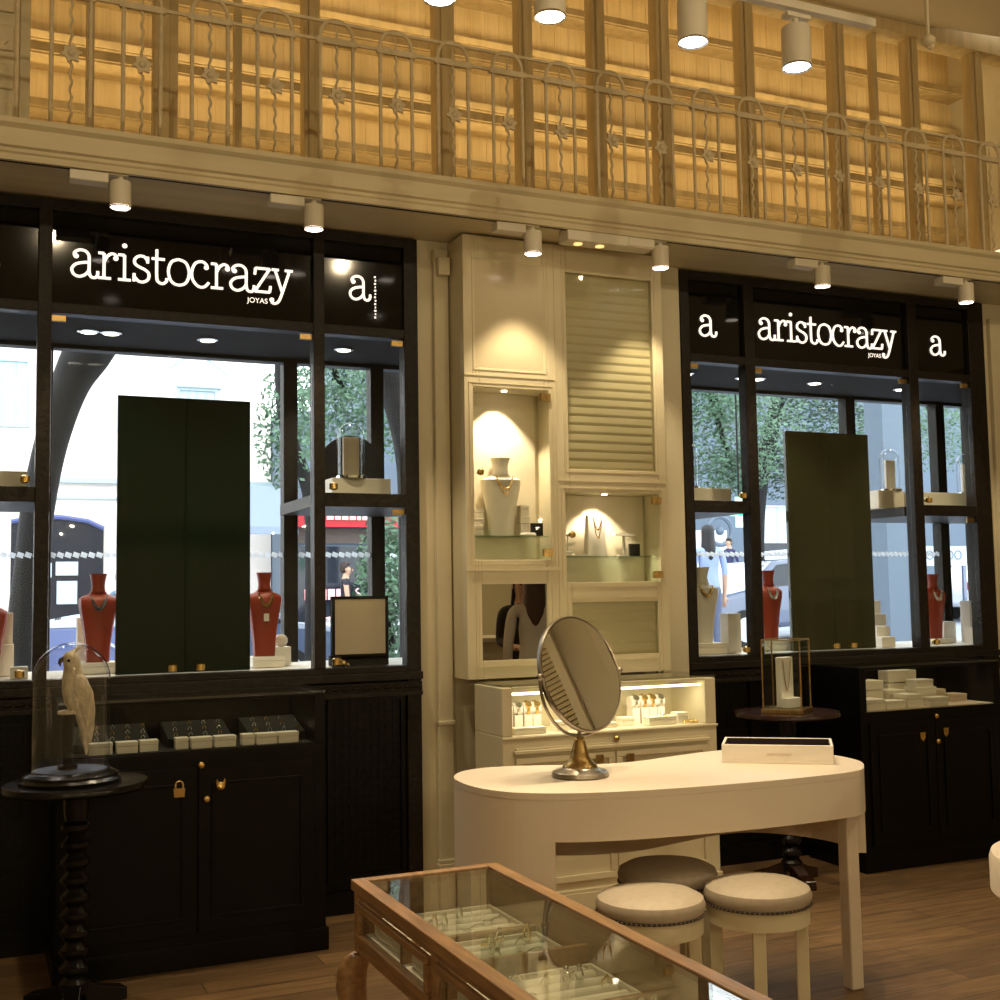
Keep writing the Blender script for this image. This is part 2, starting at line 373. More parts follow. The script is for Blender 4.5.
# unseen ceiling spots added behind the camera to brighten the room
for i, (lx, ly, p) in enumerate(((-1.5, -3.6, 60), (4.9, -3.2, 110), (1.0, -4.6, 80), (3.2, -4.4, 110), (-1.5, -6.5, 90), (1.8, -6.8, 120), (4.8, -6.6, 140))):
    t = cyl_lamp('added_room_spotlight', 'added white cylinder fill spotlight on the ceiling behind the viewpoint, one of seven', (lx, ly, 3.9), .06, .18, 'added fill spotlights behind the viewpoint')
    b = MB(); b.cyl((0, 0, .17), (0, 0, 1.2), .008, .008, 8); b.build('suspension_rod', 'lampwhite', t)
    spot('added_room_spot_beam', (lx, ly, 3.88), (lx, ly - .05, 0), p * .5, 118, .7)

# unseen fill lamps added high behind the camera to brighten the gallery front
for i, lx in enumerate((-2.0, .6, 3.2, 5.6)):
    t = thing('added_wall_washer', 'added white box fill lamp high behind the viewpoint aimed at the gallery', 'lamp', (lx, -5.6, 4.6), 0, 'added wall fill lamps behind the viewpoint')
    b = MB(); b.box(-.25, -.12, -.02, .25, -.02, .10); b.cyl((0, -.07, .1), (0, -.07, .5), .01, .01, 8); b.build('housing', 'lampwhite', t)
    spot('added_wall_washer_beam', (lx, -5.48, 4.64), (lx, -.4, 4.0), 95, 75, .8, (1, .79, .48), .02)

for i, (lx, ly) in enumerate(((-1.6, -6.9), (.9, -7.2), (3.2, -6.9), (5.3, -5.9))):  # unseen hanging lamps added behind the camera to lift the soffit and fronts
    t = thing('added_globe_pendant', 'added brass ringed fill lamp hanging low behind the viewpoint', 'lamp', (lx, ly, 2.2), 0, 'added globe pendants behind the viewpoint')
    b = MB(); b.cyl((0, 0, .12), (0, 0, 2.9), .008, .008, 8); b.lathe([(.05, .1), (.05, .15), (.01, .16)], n=16); b.build('cord', 'lampwhite', t, smooth=True)
    l = bpy.data.lights.new('added_globe_light', 'POINT'); l.energy = 50; l.color = (1, .80, .50); l.shadow_soft_size = .012; o = bpy.data.objects.new('added_globe_light', l); C.objects.link(o); o.location = (lx, ly, 2.2)
    b = MB(); b.ring((0, 0, 0), .13, .006, 'z', 24, 6); b.ring((0, 0, 0), .13, .006, 'y', 24, 6); b.build('globe_cage', 'brass', t, smooth=True)

# ================================================================ lettering
def gl(*strokes): return strokes
G = {
 'a': (.92, [[(.16, .74), (.14, .88), (.30, 1.0), (.50, .98), (.62, .84), (.64, .62), (.64, .22), (.70, .03), (.84, .0), (.92, .1), (.93, .25)], [(.64, .56), (.45, .54), (.2, .46), (.06, .28), (.12, .08), (.30, 0), (.50, .08), (.64, .26)]], [(.2, .76)]),
 'r': (.68, [[(.02, .96), (.22, .96)], [(.22, .96), (.22, .02)], [(.02, .02), (.46, .02)], [(.22, .62), (.32, .84), (.48, .97), (.62, .92), (.66, .80)]], [(.62, .80)]),
 'i': (.50, [[(.02, .96), (.24, .96)], [(.24, .96), (.24, .02)], [(.02, .02), (.46, .02)]], [(.24, 1.32)]),
 's': (.66, [[(.54, .98), (.54, .74)], [(.54, .82), (.42, .97), (.24, .98), (.10, .86), (.10, .68), (.26, .56), (.44, .48), (.58, .34), (.56, .12), (.40, .0), (.22, .02), (.08, .18)], [(.07, .30), (.07, .0)]], []),
 't': (.56, [[(.02, .94), (.48, .94)], [(.20, 1.30), (.20, .24), (.28, .04), (.42, .0), (.54, .10), (.55, .22)]], []),
 'o': (.84, [[(.42, 1.0), (.16, .88), (.05, .5), (.16, .12), (.42, 0), (.68, .12), (.79, .5), (.68, .88), (.42, 1.0)]], []),
 'c': (.72, [[(.60, .74), (.58, .88), (.42, 1.0), (.18, .92), (.05, .6), (.08, .26), (.28, .02), (.50, .02), (.66, .2)]], [(.57, .78)]),
 'z': (.68, [[(.04, .70), (.06, .96)], [(.06, .96), (.60, .96)], [(.60, .96), (.04, .03)], [(.04, .03), (.60, .03)], [(.60, .03), (.63, .28)]], []),
 'y': (.80, [[(.0, .96), (.26, .96)], [(.50, .96), (.80, .96)], [(.12, .96), (.40, .06)], [(.68, .96), (.40, .06), (.26, -.30), (.10, -.40), (-.02, -.34)]], [(.0, -.26)]),
}
def letter_mb(ch, s, w):
    b = MB()
    for st in G[ch][1]:
        p = [(x * s, 0, z * s) for x, z in st]
        if len(p) > 2: p = smoothpts(p, 5)
        b.tube(p, w, 8)
    for x, z in G[ch][2]: b.ball((x * s, 0, z * s), w * 1.75, (1, .6, 1), 10)
    return b
def word(parent, text, x0, x1, z, s, w):
    tot = sum(G[c][0] for c in text) * s; k = (x1 - x0) / tot; x = x0
    for c in text:
        o = letter_mb(c, s, w).build('letter', 'signlit', parent, smooth=True); o.location = (x, -.012, z); o.scale.x = k
        x += G[c][0] * s * k
def text_mesh(name, txt, size, m, parent, loc, rot=(PI / 2, 0, 0), label=None):
    cu = bpy.data.curves.new(name, 'FONT'); cu.body = txt; cu.size = size; cu.extrude = .0008; cu.align_x = 'CENTER'; cu.align_y = 'CENTER'
    tmp = bpy.data.objects.new('tmp', cu); C.objects.link(tmp); bpy.context.view_layer.update()
    me = bpy.data.meshes.new_from_object(tmp.evaluated_get(bpy.context.evaluated_depsgraph_get())); bpy.data.objects.remove(tmp)
    me.materials.clear(); me.materials.append(M[m] if isinstance(m, str) else m)
    o = bpy.data.objects.new(name, me); C.objects.link(o); o.parent = parent; o.location = loc; o.rotation_euler = rot
    if label: o['label'] = label
    return o

# ================================================================ shopfronts
def shopfront(idx, X, sz, zs, side, panelmat, word_x, la, ra, base_z):
    """X: stile, post and jamb positions; zs: sill height"""
    w = thing('window_%d' % idx, None, None, (0, 0, 0)); w['kind'] = 'structure'
    x0, x1, x2, x3, x4, x5, x6, x7 = X; top = 3.19; gt = 2.69
    b = MB()
    b.box(x0, -.03, 0, x1, .05, top); b.box(x6, -.03, 0, x7, .05, top)
    b.box(x2, -.035, zs, x3, .04, top); b.box(x4, -.035, zs, x5, .04, top)
    b.box(x1, -.03, top - .05, x6, .05, top); b.box(x1, -.03, gt, x6, .05, gt + .045)
    for a, c in ((x1, x2), (x5, x6)): b.box(a, -.03, 1.87, c, .04, 1.935)
    b.box(x1, -.03, zs - .03, x6, .05, zs)
    b.build('window_frame', 'frame', w, bevel=.003)
    b = MB(); b.box(x0, -.055, zs - .065, x7, .0, zs - .03); b.box(x0, -.04, zs - .12, x7, 0, zs - .075); b.box(x0, -.05, zs - .14, x7, 0, zs - .12)
    for i in range(int((x7 - x0) / .05)): b.ball((x0 + .025 + i * .05, -.042, zs - .098), .014, (1.6, .5, .8), 8)
    b.build('window_sill', 'frame', w, bevel=.002)
    # wall panel below
    b = MB(); b.box(x0, 0, 0, x7, .06, zs - .03); b.box(x0, -.02, 0, x7, 0, .1)
    for a, c in ((x1 - .02, x2 + .02), (x5 - .02, x6 + .02)):
        b.frame(a + .03, .15, c - .03, .98, .02, -.018, 0)
        for i in range(20): b.box(a + .055, -.003, .18 + i * .039, c - .055, 0, .198 + i * .039)
        for i in range(9): b.box(a + .07 + i * (c - a - .14) / 8.5, -.004, .17, a + .07 + i * (c - a - .14) / 8.5 + .014, 0, .96)
    b.build('lower_panel', 'black', w)
    # glass
    for (a, c, z0, z1, nm) in ((x1, x2, zs, 1.87, 1), (x1, x2, 1.935, gt, 1), (x3, (x3 + x4) / 2, zs, gt, 2), ((x3 + x4) / 2, x4, zs, gt, 2), (x5, x6, zs, 1.87, 1), (x5, x6, 1.935, gt, 1)):
        b = MB(); b.box(a + .003, -.004, z0 + .003, c - .003, .002, z1 - .003); b.build('glass_door', 'glass', w)
    def knob(x, z):
        b = MB(); b.cyl((x, -.004, z), (x, -.03, z), .012, .012, 12); b.lathe([(.005, -.0), (.02, .004), (.02, .03), (.008, .036)], (x, -.032, z - .018), 14); b.build('knob', 'gold', w, smooth=True)
    xm = (x3 + x4) / 2
    for x, z in ((xm - .06, zs + .03), (xm + .06, zs + .03), (x5 + .05, zs + .03), (x2 - .05, zs + .03), (x5 + .04, 1.965), (x2 - .04, 1.965)): knob(x, z)
    for x, z in ((x3 + .03, gt - .02), (x4 - .03, gt - .02), (x6 - .03, gt - .02), (x6 - .03, 1.85), (x1 + .03, gt - .02)):
        b = MB(); b.box(x - .03, -.012, z - .014, x + .03, .0, z + .014); b.build('hinge', 'brass', w, bevel=.002)
    # display box behind: deck, ceiling, side shelves, outer frame
    xe = (2.40, 6.30)[idx - 1]
    b = MB(); b.box(x0, .065, zs - .05, xe, .70, zs - .002); b.build('display_deck', 'white', w)
    b = MB(); b.box(x0, .05, gt + .01, xe, .70, gt + .05); b.box(x0, .065, 0, x0 + .02, .7, top); b.box(xe - .02, .065, 0, xe, .7, top); b.build('display_box', mat('matt dark lining', (.012, .010, .009), .8, spec=.2), w)
    for a, c in ((x0, x3 - .01), (x4 + .01, xe)):
        b = MB(); b.box(a, .065, 1.875, c, .68, 1.93); b.build('display_shelf', 'frame', w)
    b = MB(); y0, y1 = .68, .76
    s1 = x3 + .0; s2 = (x4 + .03, 5.18)[idx - 1]; s3 = (1.95, 5.945)[idx - 1]; s0 = (x0, 3.70)[idx - 1]
    b.box(x0, y0, zs - .1, xe, y1, zs - .01); b.box(x0, y0, gt - .01, xe, y1, top)
    for xx, ww in ((s0, .08), (s1 - .02, .07), (s2, .075), (s3, .075), (xe - .06, .06)): b.box(xx, y0, zs - .05, xx + ww, y1, gt)
    for a, c in ((x0, s1), (s2, xe)): b.box(a, y0, 1.88, c, y1, 1.94)
    b.box(x0, y0, 0, xe, y1, zs - .1)
    b.build('outer_frame', 'frame', w, bevel=.004)
    for a, c in ((x0, s0), (s0 + .08, s1 - .02), (s1 + .05, s2), (s2 + .075, s3), (s3 + .075, xe - .06))[(1 if idx == 1 else 0):]:
        b = MB(); b.box(a, .715, zs, c, .722, gt); b.build('outer_pane', 'glass', w)
    # dashed safety band on the outer panes
    b = MB(); x = x0 + .1
    while x < s3:
        b.prism([(x, 1.665), (x + .028, 1.655), (x + .036, 1.678), (x + .008, 1.688)], .706, .713, 'y'); x += .036
    b.build('safety_dashes', 'dash', w)['kind'] = 'stuff'
    # recessed lights in the box ceiling
    for xx in (x1 + .2, x3 + .18, x3 + .28, xm + .15, x5 + .2):
        b = MB(); b.lathe([(.042, .006), (.05, 0), (.04, -.004), (.036, .004)], (xx, .33, gt + .003), 20); o = b.build('recessed_light', 'silver', w, smooth=True)
        b = MB(); b.lathe([(.034, -.001), (.034, .003)], (xx, .33, gt + .0), 20); b.build('bulb', 'lampglow', o)
    for xx in (x1 + .2, xm - .25, xm + .3, x5 + .2): spot('display_box_beam', (xx, .33, gt - .02), (xx, .33, 0), 14, 120, .6, (1, .85, .68))
    # signs
    b = MB(); sg = thing('shop_sign', 'black glossy sign band lettered aristocrazy over the %s shopfront' % side, 'sign')
    for a, c in ((x1, x2), (x3, x4), (x5, x6)):
        b = MB(); b.box(a, -.006, gt + .045, c, .02, top - .05); b.build('sign_board', 'fascia', sg)
    word(sg, 'aristocrazy', word_x[0], word_x[1], word_x[2], .118, .0064)
    word(sg, 'a', *la, .112, .0064); word(sg, 'a', *ra, .112, .0064)
    xr = word_x[1]
    text_mesh('small_lettering', 'JOYAS', .034, 'signlit', sg, (xr - .165, -.010, word_x[2] - .040))
    # tiny vertical line of lettering beside the right hand a
    if idx == 1:
        b = MB()
        for i in range(13): b.box(ra[1] + .022 + (i % 2) * .003, -.012, 2.785 + i * .0165, ra[1] + .030 + (i % 3) * .001, -.008, 2.793 + i * .0165)
        b.build('small_vertical_lettering', 'signlit', sg)
    rebase(sg, (x0, 0, 2.735)); rebase(w, (x0, 0, 0))
    return w
shopfront(1, (-.235, -.165, .236, .292, 1.444, 1.497, 1.895, 1.965), 0, 1.12, 'left', 'greenpanel', (.365, 1.35, 2.862), (-.035, .075, 2.862), (1.622, 1.728, 2.870), 0)
shopfront(2, (3.475, 3.53, 3.885, 3.95, 5.055, 5.125, 5.54, 5.665), 0, 1.10, 'right', 'olivepanel', (3.99, 4.985, 2.850), (3.60, 3.712, 2.840), (5.245, 5.36, 2.846), 0)
for nm, lab, x0, x1, z0, z1, m in (('backdrop_panel', 'tall dark green glossy backdrop panel standing in the left shop window', .584, 1.18, 1.12, 2.37, 'greenpanel'), ('backdrop_panel', 'tall olive glossy backdrop panel standing in the right shop window', 4.262, 4.858, 1.10, 2.36, 'olivepanel')):
    t = thing(nm, lab, 'panel', (x0, .12, z0)); wd = (x1 - x0) / 2
    for i in range(2):
        b = MB(); b.box(i * wd + .0003, 0, 0, (i + 1) * wd - .0003, .03, z1 - z0); b.build('panel_leaf', m, t, bevel=.002)
# ================================================================ cream niche cabinet
def plate(b, x0, x1, z0, z1, holes, y0, y1):
    xs = sorted({x0, x1, *[h[0] for h in holes], *[h[1] for h in holes]}); zs = sorted({z0, z1, *[h[2] for h in holes], *[h[3] for h in holes]})
    for a, c in zip(xs, xs[1:]):
        run = None
        for d, e in zip(zs, zs[1:]):
            inside = any(h[0] - 1e-6 <= a and c <= h[1] + 1e-6 and h[2] - 1e-6 <= d and e <= h[3] + 1e-6 for h in holes)
            if inside:
                if run: b.box(a, y0, run[0], c, y1, run[1]); run = None
            else: run = (run[0] if run else d, e)
        if run: b.box(a, y0, run[0], c, y1, run[1])
OX, OY, OZ = 2.135, -.2, 1.05
nc = thing('niche_cabinet', 'tall cream wall cabinet with lit glazed niches between the two black shopfronts', 'cabinet', (OX, 0, OZ))
def L(x): return x - OX
def Z(z): return z - OZ
W_ = 3.25
holes = dict(A=(2.195, 2.562, 2.54, 3.07), B=(2.69, 3.188, 2.062, 3.055), N1=(2.18, 2.585, 1.612, 2.447), N2=(2.665, 3.205, 1.500, 1.947), MR=(2.212, 2.556, 1.136, 1.497), F=(2.694, 3.18, 1.14, 1.402))
H_ = {k: (L(v[0]), L(v[1]), Z(v[2]), Z(v[3])) for k, v in holes.items()}
b = MB(); plate(b, 0, L(W_), 0, Z(3.19), list(H_.values()), -.2, -.17)
b.box(0, -.17, 0, .03, 0, Z(3.19)); b.box(L(W_) - .03, -.17, 0, L(W_), 0, Z(3.19)); b.box(L(2.61), -.17, 0, L(2.64), -.0, Z(3.19))
b.box(.03, -.02, 0, L(W_) - .03, 0, Z(3.19))
b.box(.03, -.17, Z(1.595), L(2.61), -.02, Z(1.61)); b.box(.03, -.17, Z(2.448), L(2.61), -.02, Z(2.465)); b.box(L(2.64), -.17, Z(1.48), L(3.22), -.02, Z(1.498)); b.box(L(2.64), -.17, Z(1.949), L(3.22), -.02, Z(1.965))
b.build('body', 'cream', nc, bevel=.002)
b = MB()
for k, pad in (('N1', .022), ('N2', .022), ('MR', .03), ('F', .025), ('A', .012), ('B', .016)):
    h = H_[k]; b.frame(h[0] - pad, h[2] - pad, h[1] + pad, h[3] + pad, .004, -.203, -.199)
b.box(0, -.208, Z(1.56), L(2.62), -.2, Z(1.578)); b.box(0, -.204, Z(2.50), L(2.62), -.2, Z(2.507)); b.box(L(2.625), -.204, Z(2.0), L(W_), -.2, Z(2.007)); b.box(L(2.622), -.204, 0, L(2.628), -.2, Z(3.19))
b.build('frame_beading', 'cream', nc)
h = H_['A']; b = MB(); b.box(h[0], -.198, h[2], h[1], -.188, h[3]); b.build('upper_panel', mat('satin cream panel', (.66, .58, .40), .16, spec=.3), nc)
for nm, k in (('ribbed_panel', 'B'), ('ribbed_panel', 'F')):
    h = H_[k]; b = MB(); stp = .044; z = h[2]
    m_ = int((h[3] - h[2]) / stp)
    prof = []
    for i in range(m_ * 6 + 1):
        u = i / 6; zz = h[2] + (h[3] - h[2]) * i / (m_ * 6)
        f = u % 1; prof.append((-.172 - .0055 * (1 - f) ** .8 * min(1, f * 3), zz))
    prof += [(-.15, h[3]), (-.15, h[2])]
    b.prism(prof, h[0], h[1], 'x'); o = b.build(nm, 'flute', nc)
    b = MB(); b.box(h[0], -.197, h[2], h[1], -.193, h[3]); b.build('panel_glass', 'glass', o)
h = H_['MR']; b = MB(); b.box(h[0], -.19, h[2], h[1], -.184, h[3]); b.build('mirror', 'oldmirror', nc)
for k, sh in (('N1', 1.731), ('N2', 1.632)):
    h = H_[k]
    b = MB(); b.box(h[0], -.17, h[2], h[1], -.021, h[2] + .003); b.box(h[0] - .0, -.03, h[2], h[1], -.021, h[3]); b.build('niche_lining', 'niche', nc)
    b = MB(); b.box(h[0] - .01, -.165, Z(sh) - .006, h[1] + .01, -.032, Z(sh)); b.build('glass_shelf', 'glassg', nc)
    b = MB(); b.box(h[0] + .003, -.2, h[2] + .003, h[1] - .003, -.195, h[3] - .003); d = b.build('glass_door', 'glass', nc)
    for zz in (h[2] + .035, h[3] - .035):
        b = MB(); b.box(h[1] - .045, -.212, zz - .018, h[1] + .005, -.19, zz + .018); b.box(h[1] - .018, -.214, zz - .018, h[1] - .014, -.19, zz + .018); b.build('hinge', 'brass', d)
    zz = Z(2.03) if k == 'N1' else Z(1.735)
    b = MB(); b.cyl((h[0] + .02, -.2, zz), (h[0] + .02, -.225, zz), .008, .008, 10); b.ball((h[0] + .02, -.232, zz), .019, (1, .6, .9)); b.build('knob', 'brass', d, smooth=True)
b = MB()
for xx, zz in ((2.38, 2.447), (2.93, 1.947)): b.lathe([(.014, -.004), (.013, 0), (.004, 0)], (L(xx), -.12, Z(zz)), 16)
b.build('niche_lamp', 'lampglow', nc, smooth=True)
spot('niche_beam', (2.37, -.125, 2.435), (2.36, -.06, 1.7), 32, 88, .25, (1, .80, .56)); spot('niche_beam', (2.91, -.125, 1.937), (2.91, -.07, 1.5), 17, 98, .25, (1, .80, .56))
# small alarm box on the wall
b = MB(); b.box(-.03, 0, -.045, .03, .04, .045); o = one(b, 'wall_box', 'cream', 'small cream alarm box high on the wall beside the niche cabinet', 'box', (2.09, -.078, 3.06), bevel=.006)

# ---------------------------------------------------------------- display things
def bust_mb(h, w, d=.5, n=24, neck=.33):
    """necklace bust standing on z = 0, total height h, shoulder half width w"""
    b = MB(); prof = [(.60, 0), (.62, .04), (.66, .2), (.80, .42), (.96, .60), (1.0, .68), (.97, .72), (.80, .745), (.50, .77), (neck + .04, .80), (neck, .86), (neck + .04, .93), (neck + .12, 1.0)]
    rr = []
    for k, z in prof:
        dd = d if z < .7 else max(d * .8, k * .5 + .3 * (1 - k)) if k > neck + .15 else .95
        rr.append([Vector((w * k * math.copysign(abs(math.cos(2 * PI * i / n)) ** .8, math.cos(2 * PI * i / n)), w * k * dd * math.copysign(abs(math.sin(2 * PI * i / n)) ** .8, math.sin(2 * PI * i / n)), h * z)) for i in range(n)])
    return b.loft(rr)
def necklace_mb(h, w, drop=.24, y=None, beads=False, k=.42):
    b = MB(); y = -w * .52 if y is None else y; pts = []
    for i in range(17):
        t = -1 + i / 8; pts.append((w * k * t, y * (.78 + .28 * (1 - t * t)) - .006, h * (.76 - drop * (1 - t * t))))
    b.tube(pts, .0028, 6)
    if beads:
        for i in range(2, 15): b.ball(pts[i], .0095, n=8)
    else:
        b.ball(pts[8], .007, n=8)
    return b
def bust(label, m, loc, h, w, rotz=0, nm='gold', group=None, beads=False, n=24, d=.5, drop=.24, charm=False):
    t = thing('necklace_bust', label, 'bust', loc, rotz, group)
    bust_mb(h, w, d, n).build('bust_form', m, t, smooth=True)
    if nm:
        necklace_mb(h, w, drop, beads=beads).build('necklace', nm, t, smooth=True)
        if charm:
            b = MB(); b.box(-.012, -w * .56 - .004, h * .42, .012, -w * .56, h * .51); b.build('price_tag', 'white', t)
    return t
bust('ivory necklace bust with a gold double chain in the tall lit niche', 'bust', (2.368, -.085, 1.731), .385, .106, d=.40, drop=.16)
_nb = bpy.data.objects['necklace_bust']; necklace_mb(.385, .106, .225).build('necklace', 'gold', _nb, smooth=True)
def jbox(label, loc, sx, sy, sz, m='jewbox', rotz=0, group=None, lid=None, cat='box', name='jewel_box'):
    t = thing(name, label, cat, loc, rotz, group)
    b = MB(); b.box(-sx / 2, -sy / 2, 0, sx / 2, sy / 2, sz * .62); b.build('box_base', m, t, bevel=.0015)
    b = MB(); b.box(-sx / 2 - .001, -sy / 2 - .001, sz * .64, sx / 2 + .001, sy / 2 + .001, sz); b.build('lid', lid or m, t, bevel=.002)
    return t
N1 = 1.731
g = 'small jewel boxes in the tall niche'
jbox('pale jewel box lowest of the stack left of the tall niche bust', (2.215, -.12, N1), .06, .06, .05, group=g)
jbox('pale jewel box resting on another at the left in the tall niche', (2.222, -.115, N1 + .05), .062, .05, .035, group=g)
jbox('small box topping the left stack in the tall niche', (2.25, -.075, N1 + .085), .045, .04, .05, group=g)
jbox('pale upright box right of the tall niche bust', (2.49, -.08, N1), .05, .05, .10, group=g)
jbox('little box on the upright box right of the tall niche bust', (2.49, -.08, N1 + .10), .045, .045, .055, group=g)
b = MB(); b.box(-.032, -.006, 0, .032, .006, .065); t = thing('black_card', 'small black card with silver marks leaning in the right corner of the tall niche', 'card', (2.545, -.12, N1)); b.build('card_face', 'fabricblack', t)
b = MB(); b.box(-.012, -.008, .042, .012, -.0062, .046); b.box(-.008, -.008, .034, .008, -.0062, .036); b.build('printed_mark', 'silver', t)
b = MB(); b.lathe([(.03, 0), (.034, .006), (.028, .016), (.004, .018)], n=20, sx=1.3, sy=.8); one(b, 'ring_dish', 'white', 'low oval white dish at the foot of the tall niche bust', 'dish', (2.485, -.145, N1), smooth=True)
N2 = 1.632
t = thing('necklace_stand', 'upright ivory necklace stand with gold chains in the low lit niche', 'stand', (2.885, -.09, N2))
b = MB(); b.loft([[Vector((s * .055, yy, 0)) for s, yy in ((-1, -.03), (1, -.03), (1, .03), (-1, .03))], [Vector((s * .047, yy, .21)) for s, yy in ((-1, -.018), (1, -.018), (1, .01), (-1, .01))]]); b.build('stand_board', 'bust', t, bevel=.004)
for dr, r in ((.07, .0025), (.11, .0025)):
    b = MB(); b.tube([(.026 * s / 8, -.034 + .00, .205 - dr * (1 - (s / 8) ** 2)) for s in range(-8, 9)], r, 6); b.ball((0, -.036, .205 - dr), .007); b.build('necklace', 'gold', t, smooth=True)
b = MB(); b.lathe([(.045, 0), (.045, .008), (.008, .015), (.006, .05), (.04, .058), (.042, .066), (.004, .068), (.006, .1), (.02, .11), (.0, .118)], n=20); one(b, 'ring_tree', 'white', 'small white tiered ring stand at the left of the low lit niche', 'stand', (2.73, -.095, N2), smooth=True)
b = MB(); b.box(-.06, -.03, 0, .06, .03, .008); one(b, 'ring_tray', 'white', 'flat white tray in front of the tiered ring stand in the low niche', 'tray', (2.785, -.145, N2))
t = thing('earring_stand', 'white t shaped earring stand at the right of the low lit niche', 'stand', (3.06, -.08, N2)); b = MB(); b.box(-.035, -.02, 0, .035, .02, .008); b.box(-.006, -.006, .008, .006, .006, .11); b.box(-.06, -.02, .105, .06, .02, .118); b.build('stand_frame', 'white', t)
b = MB(); b.box(-.03, -.006, 0, .03, .006, .062); one(b, 'black_card', 'fabricblack', 'small dark card under the earring stand in the low niche', 'card', (3.085, -.14, N2))
jbox('small white box on the left front of the low niche', (2.70, -.14, N2), .045, .03, .025)

# ---------------------------------------------------------------- cream counter
cc = thing('display_counter', 'cream panelled display counter with a glass jewellery case under the niche cabinet', 'display counter', (2.165, -.2, 0))
w = 1.13; d = .32
b = MB(); b.box(0, -d, .1, w, 0, .815); b.box(0, -d, .815, .05, 0, 1.03); b.box(w - .06, -d, .815, w, 0, 1.03); b.box(.05, -.02, .815, w - .06, 0, 1.03); b.box(.05, -d, 1.02, w - .06, -d + .015, 1.034)
b.box(-.012, -d - .012, 0, w + .012, 0, .1); b.box(-.008, -d - .008, .1, w + .008, 0, .115); b.box(-.004, -d - .01, .8, w + .004, -d, .812)
b.build('body', 'cream', cc, bevel=.004)
b = MB(); b.frame(.06, .15, w / 2 - .005, .72, .03, -d - .012, -d); b.build('door', 'cream', cc, bevel=.003)
b = MB(); b.frame(w / 2 + .005, .15, w - .06, .72, .03, -d - .012, -d); b.build('door', 'cream', cc, bevel=.003)
b = MB(); b.box(.05, -d - .022, .735, w - .05, -d, .752); b.box(.06, -d - .013, .752, w - .06, -d, .762); b.build('moulding', 'cream', cc, bevel=.003)
b = MB(); b.box(.0, -d, 1.034, w, -.01, 1.044); b.build('glass_top', 'glasstop', cc)
b = MB(); b.box(.052, -d + .002, .818, w - .062, -d + .008, 1.02); b.build('glass_front', 'glass', cc)
for x, z in ((.571, .775), (.478, .69), (.64, .685)):
    b = MB()
    if z > .75: b.ball((x, -d - .014, z), .014)
    else: b.box(x - .018, -d - .022, z - .018, x + .018, -d - .012, z + .018)
    b.build('lock_plate' if z < .75 else 'knob', 'brass', cc, smooth=True)
b = MB(); b.box(.06, -d + .02, .995, w - .07, -d + .035, 1.005); b.build('case_light', emis('case strip', (1, .82, .55), 5), cc)
area('case_beam', (2.73, -.46, 1.0), (0, 0, 0), .9, .03, 2.2, (1, .82, .56))
zc = .816
g = 'watches on cushions in the cream counter'
nw = 0
for i, (x, mm) in enumerate(((2.265, 'gold'), (2.315, 'silver'), (2.365, 'gold'), (2.41, 'gold'), (2.99, 'gold'), (3.035, 'gold'), (3.08, 'silver'), (2.94, 'silver'))):
    t = thing('wrist_watch', ('%s watch on a white cushion in the cream counter, ' % ('gold' if mm == 'gold' else 'silver')) + ['leftmost', 'second from left', 'third from left', 'fourth from left', 'sixth from left', 'seventh from left', 'rightmost', 'fifth from left'][i], 'watch', (x, -.34, zc), 0, g)
    b = MB(); b.cyl((-.022, 0, .1), (.022, 0, .1), .03, .03, 16); b.box(-.02, -.03, 0, .02, .03, .075); b.build('cushion', 'white', t, smooth=True)
    b = MB(); b.ring((0, 0, .1), .0325, .007, 'x', 20, 6); b.build('strap', mm, t, smooth=True)
    b = MB(); b.cyl((0, -.024, .118), (0, -.032, .124), .016, .016, 16); b.build('dial', mm, t, smooth=True)
for i, (x, y, sx, sy, sz) in enumerate(((2.32, -.46, .16, .05, .03), (2.50, -.42, .07, .06, .045), (2.60, -.40, .08, .06, .05), (2.86, -.40, .07, .06, .04), (3.02, -.45, .15, .06, .04), (3.15, -.42, .06, .06, .05), (2.74, -.43, .09, .05, .025))):
    jbox('pale jewel box in the cream counter case, ' + ['long, in front of the gold watches', 'just right of the left watches', 'centre left', 'left of the right hand watches', 'wide, in front of the right watches', 'rightmost', 'low, in the middle'][i], (x, y, zc), sx, sy, sz, group='jewel boxes in the cream counter')
b = MB(); b.ring((0, 0, .006), .03, .005, 'z', 20, 6, (1.3, .6)); one(b, 'bangle', 'gold', 'gold bangle lying at the right end of the cream counter case', 'bangle', (3.18, -.47, zc), smooth=True)
b = MB(); b.ring((0, 0, .006), .024, .004, 'z', 20, 6); one(b, 'bangle', 'silver', 'silver bangle on the wide box in the cream counter', 'bangle', (3.03, -.45, zc + .04), smooth=True)

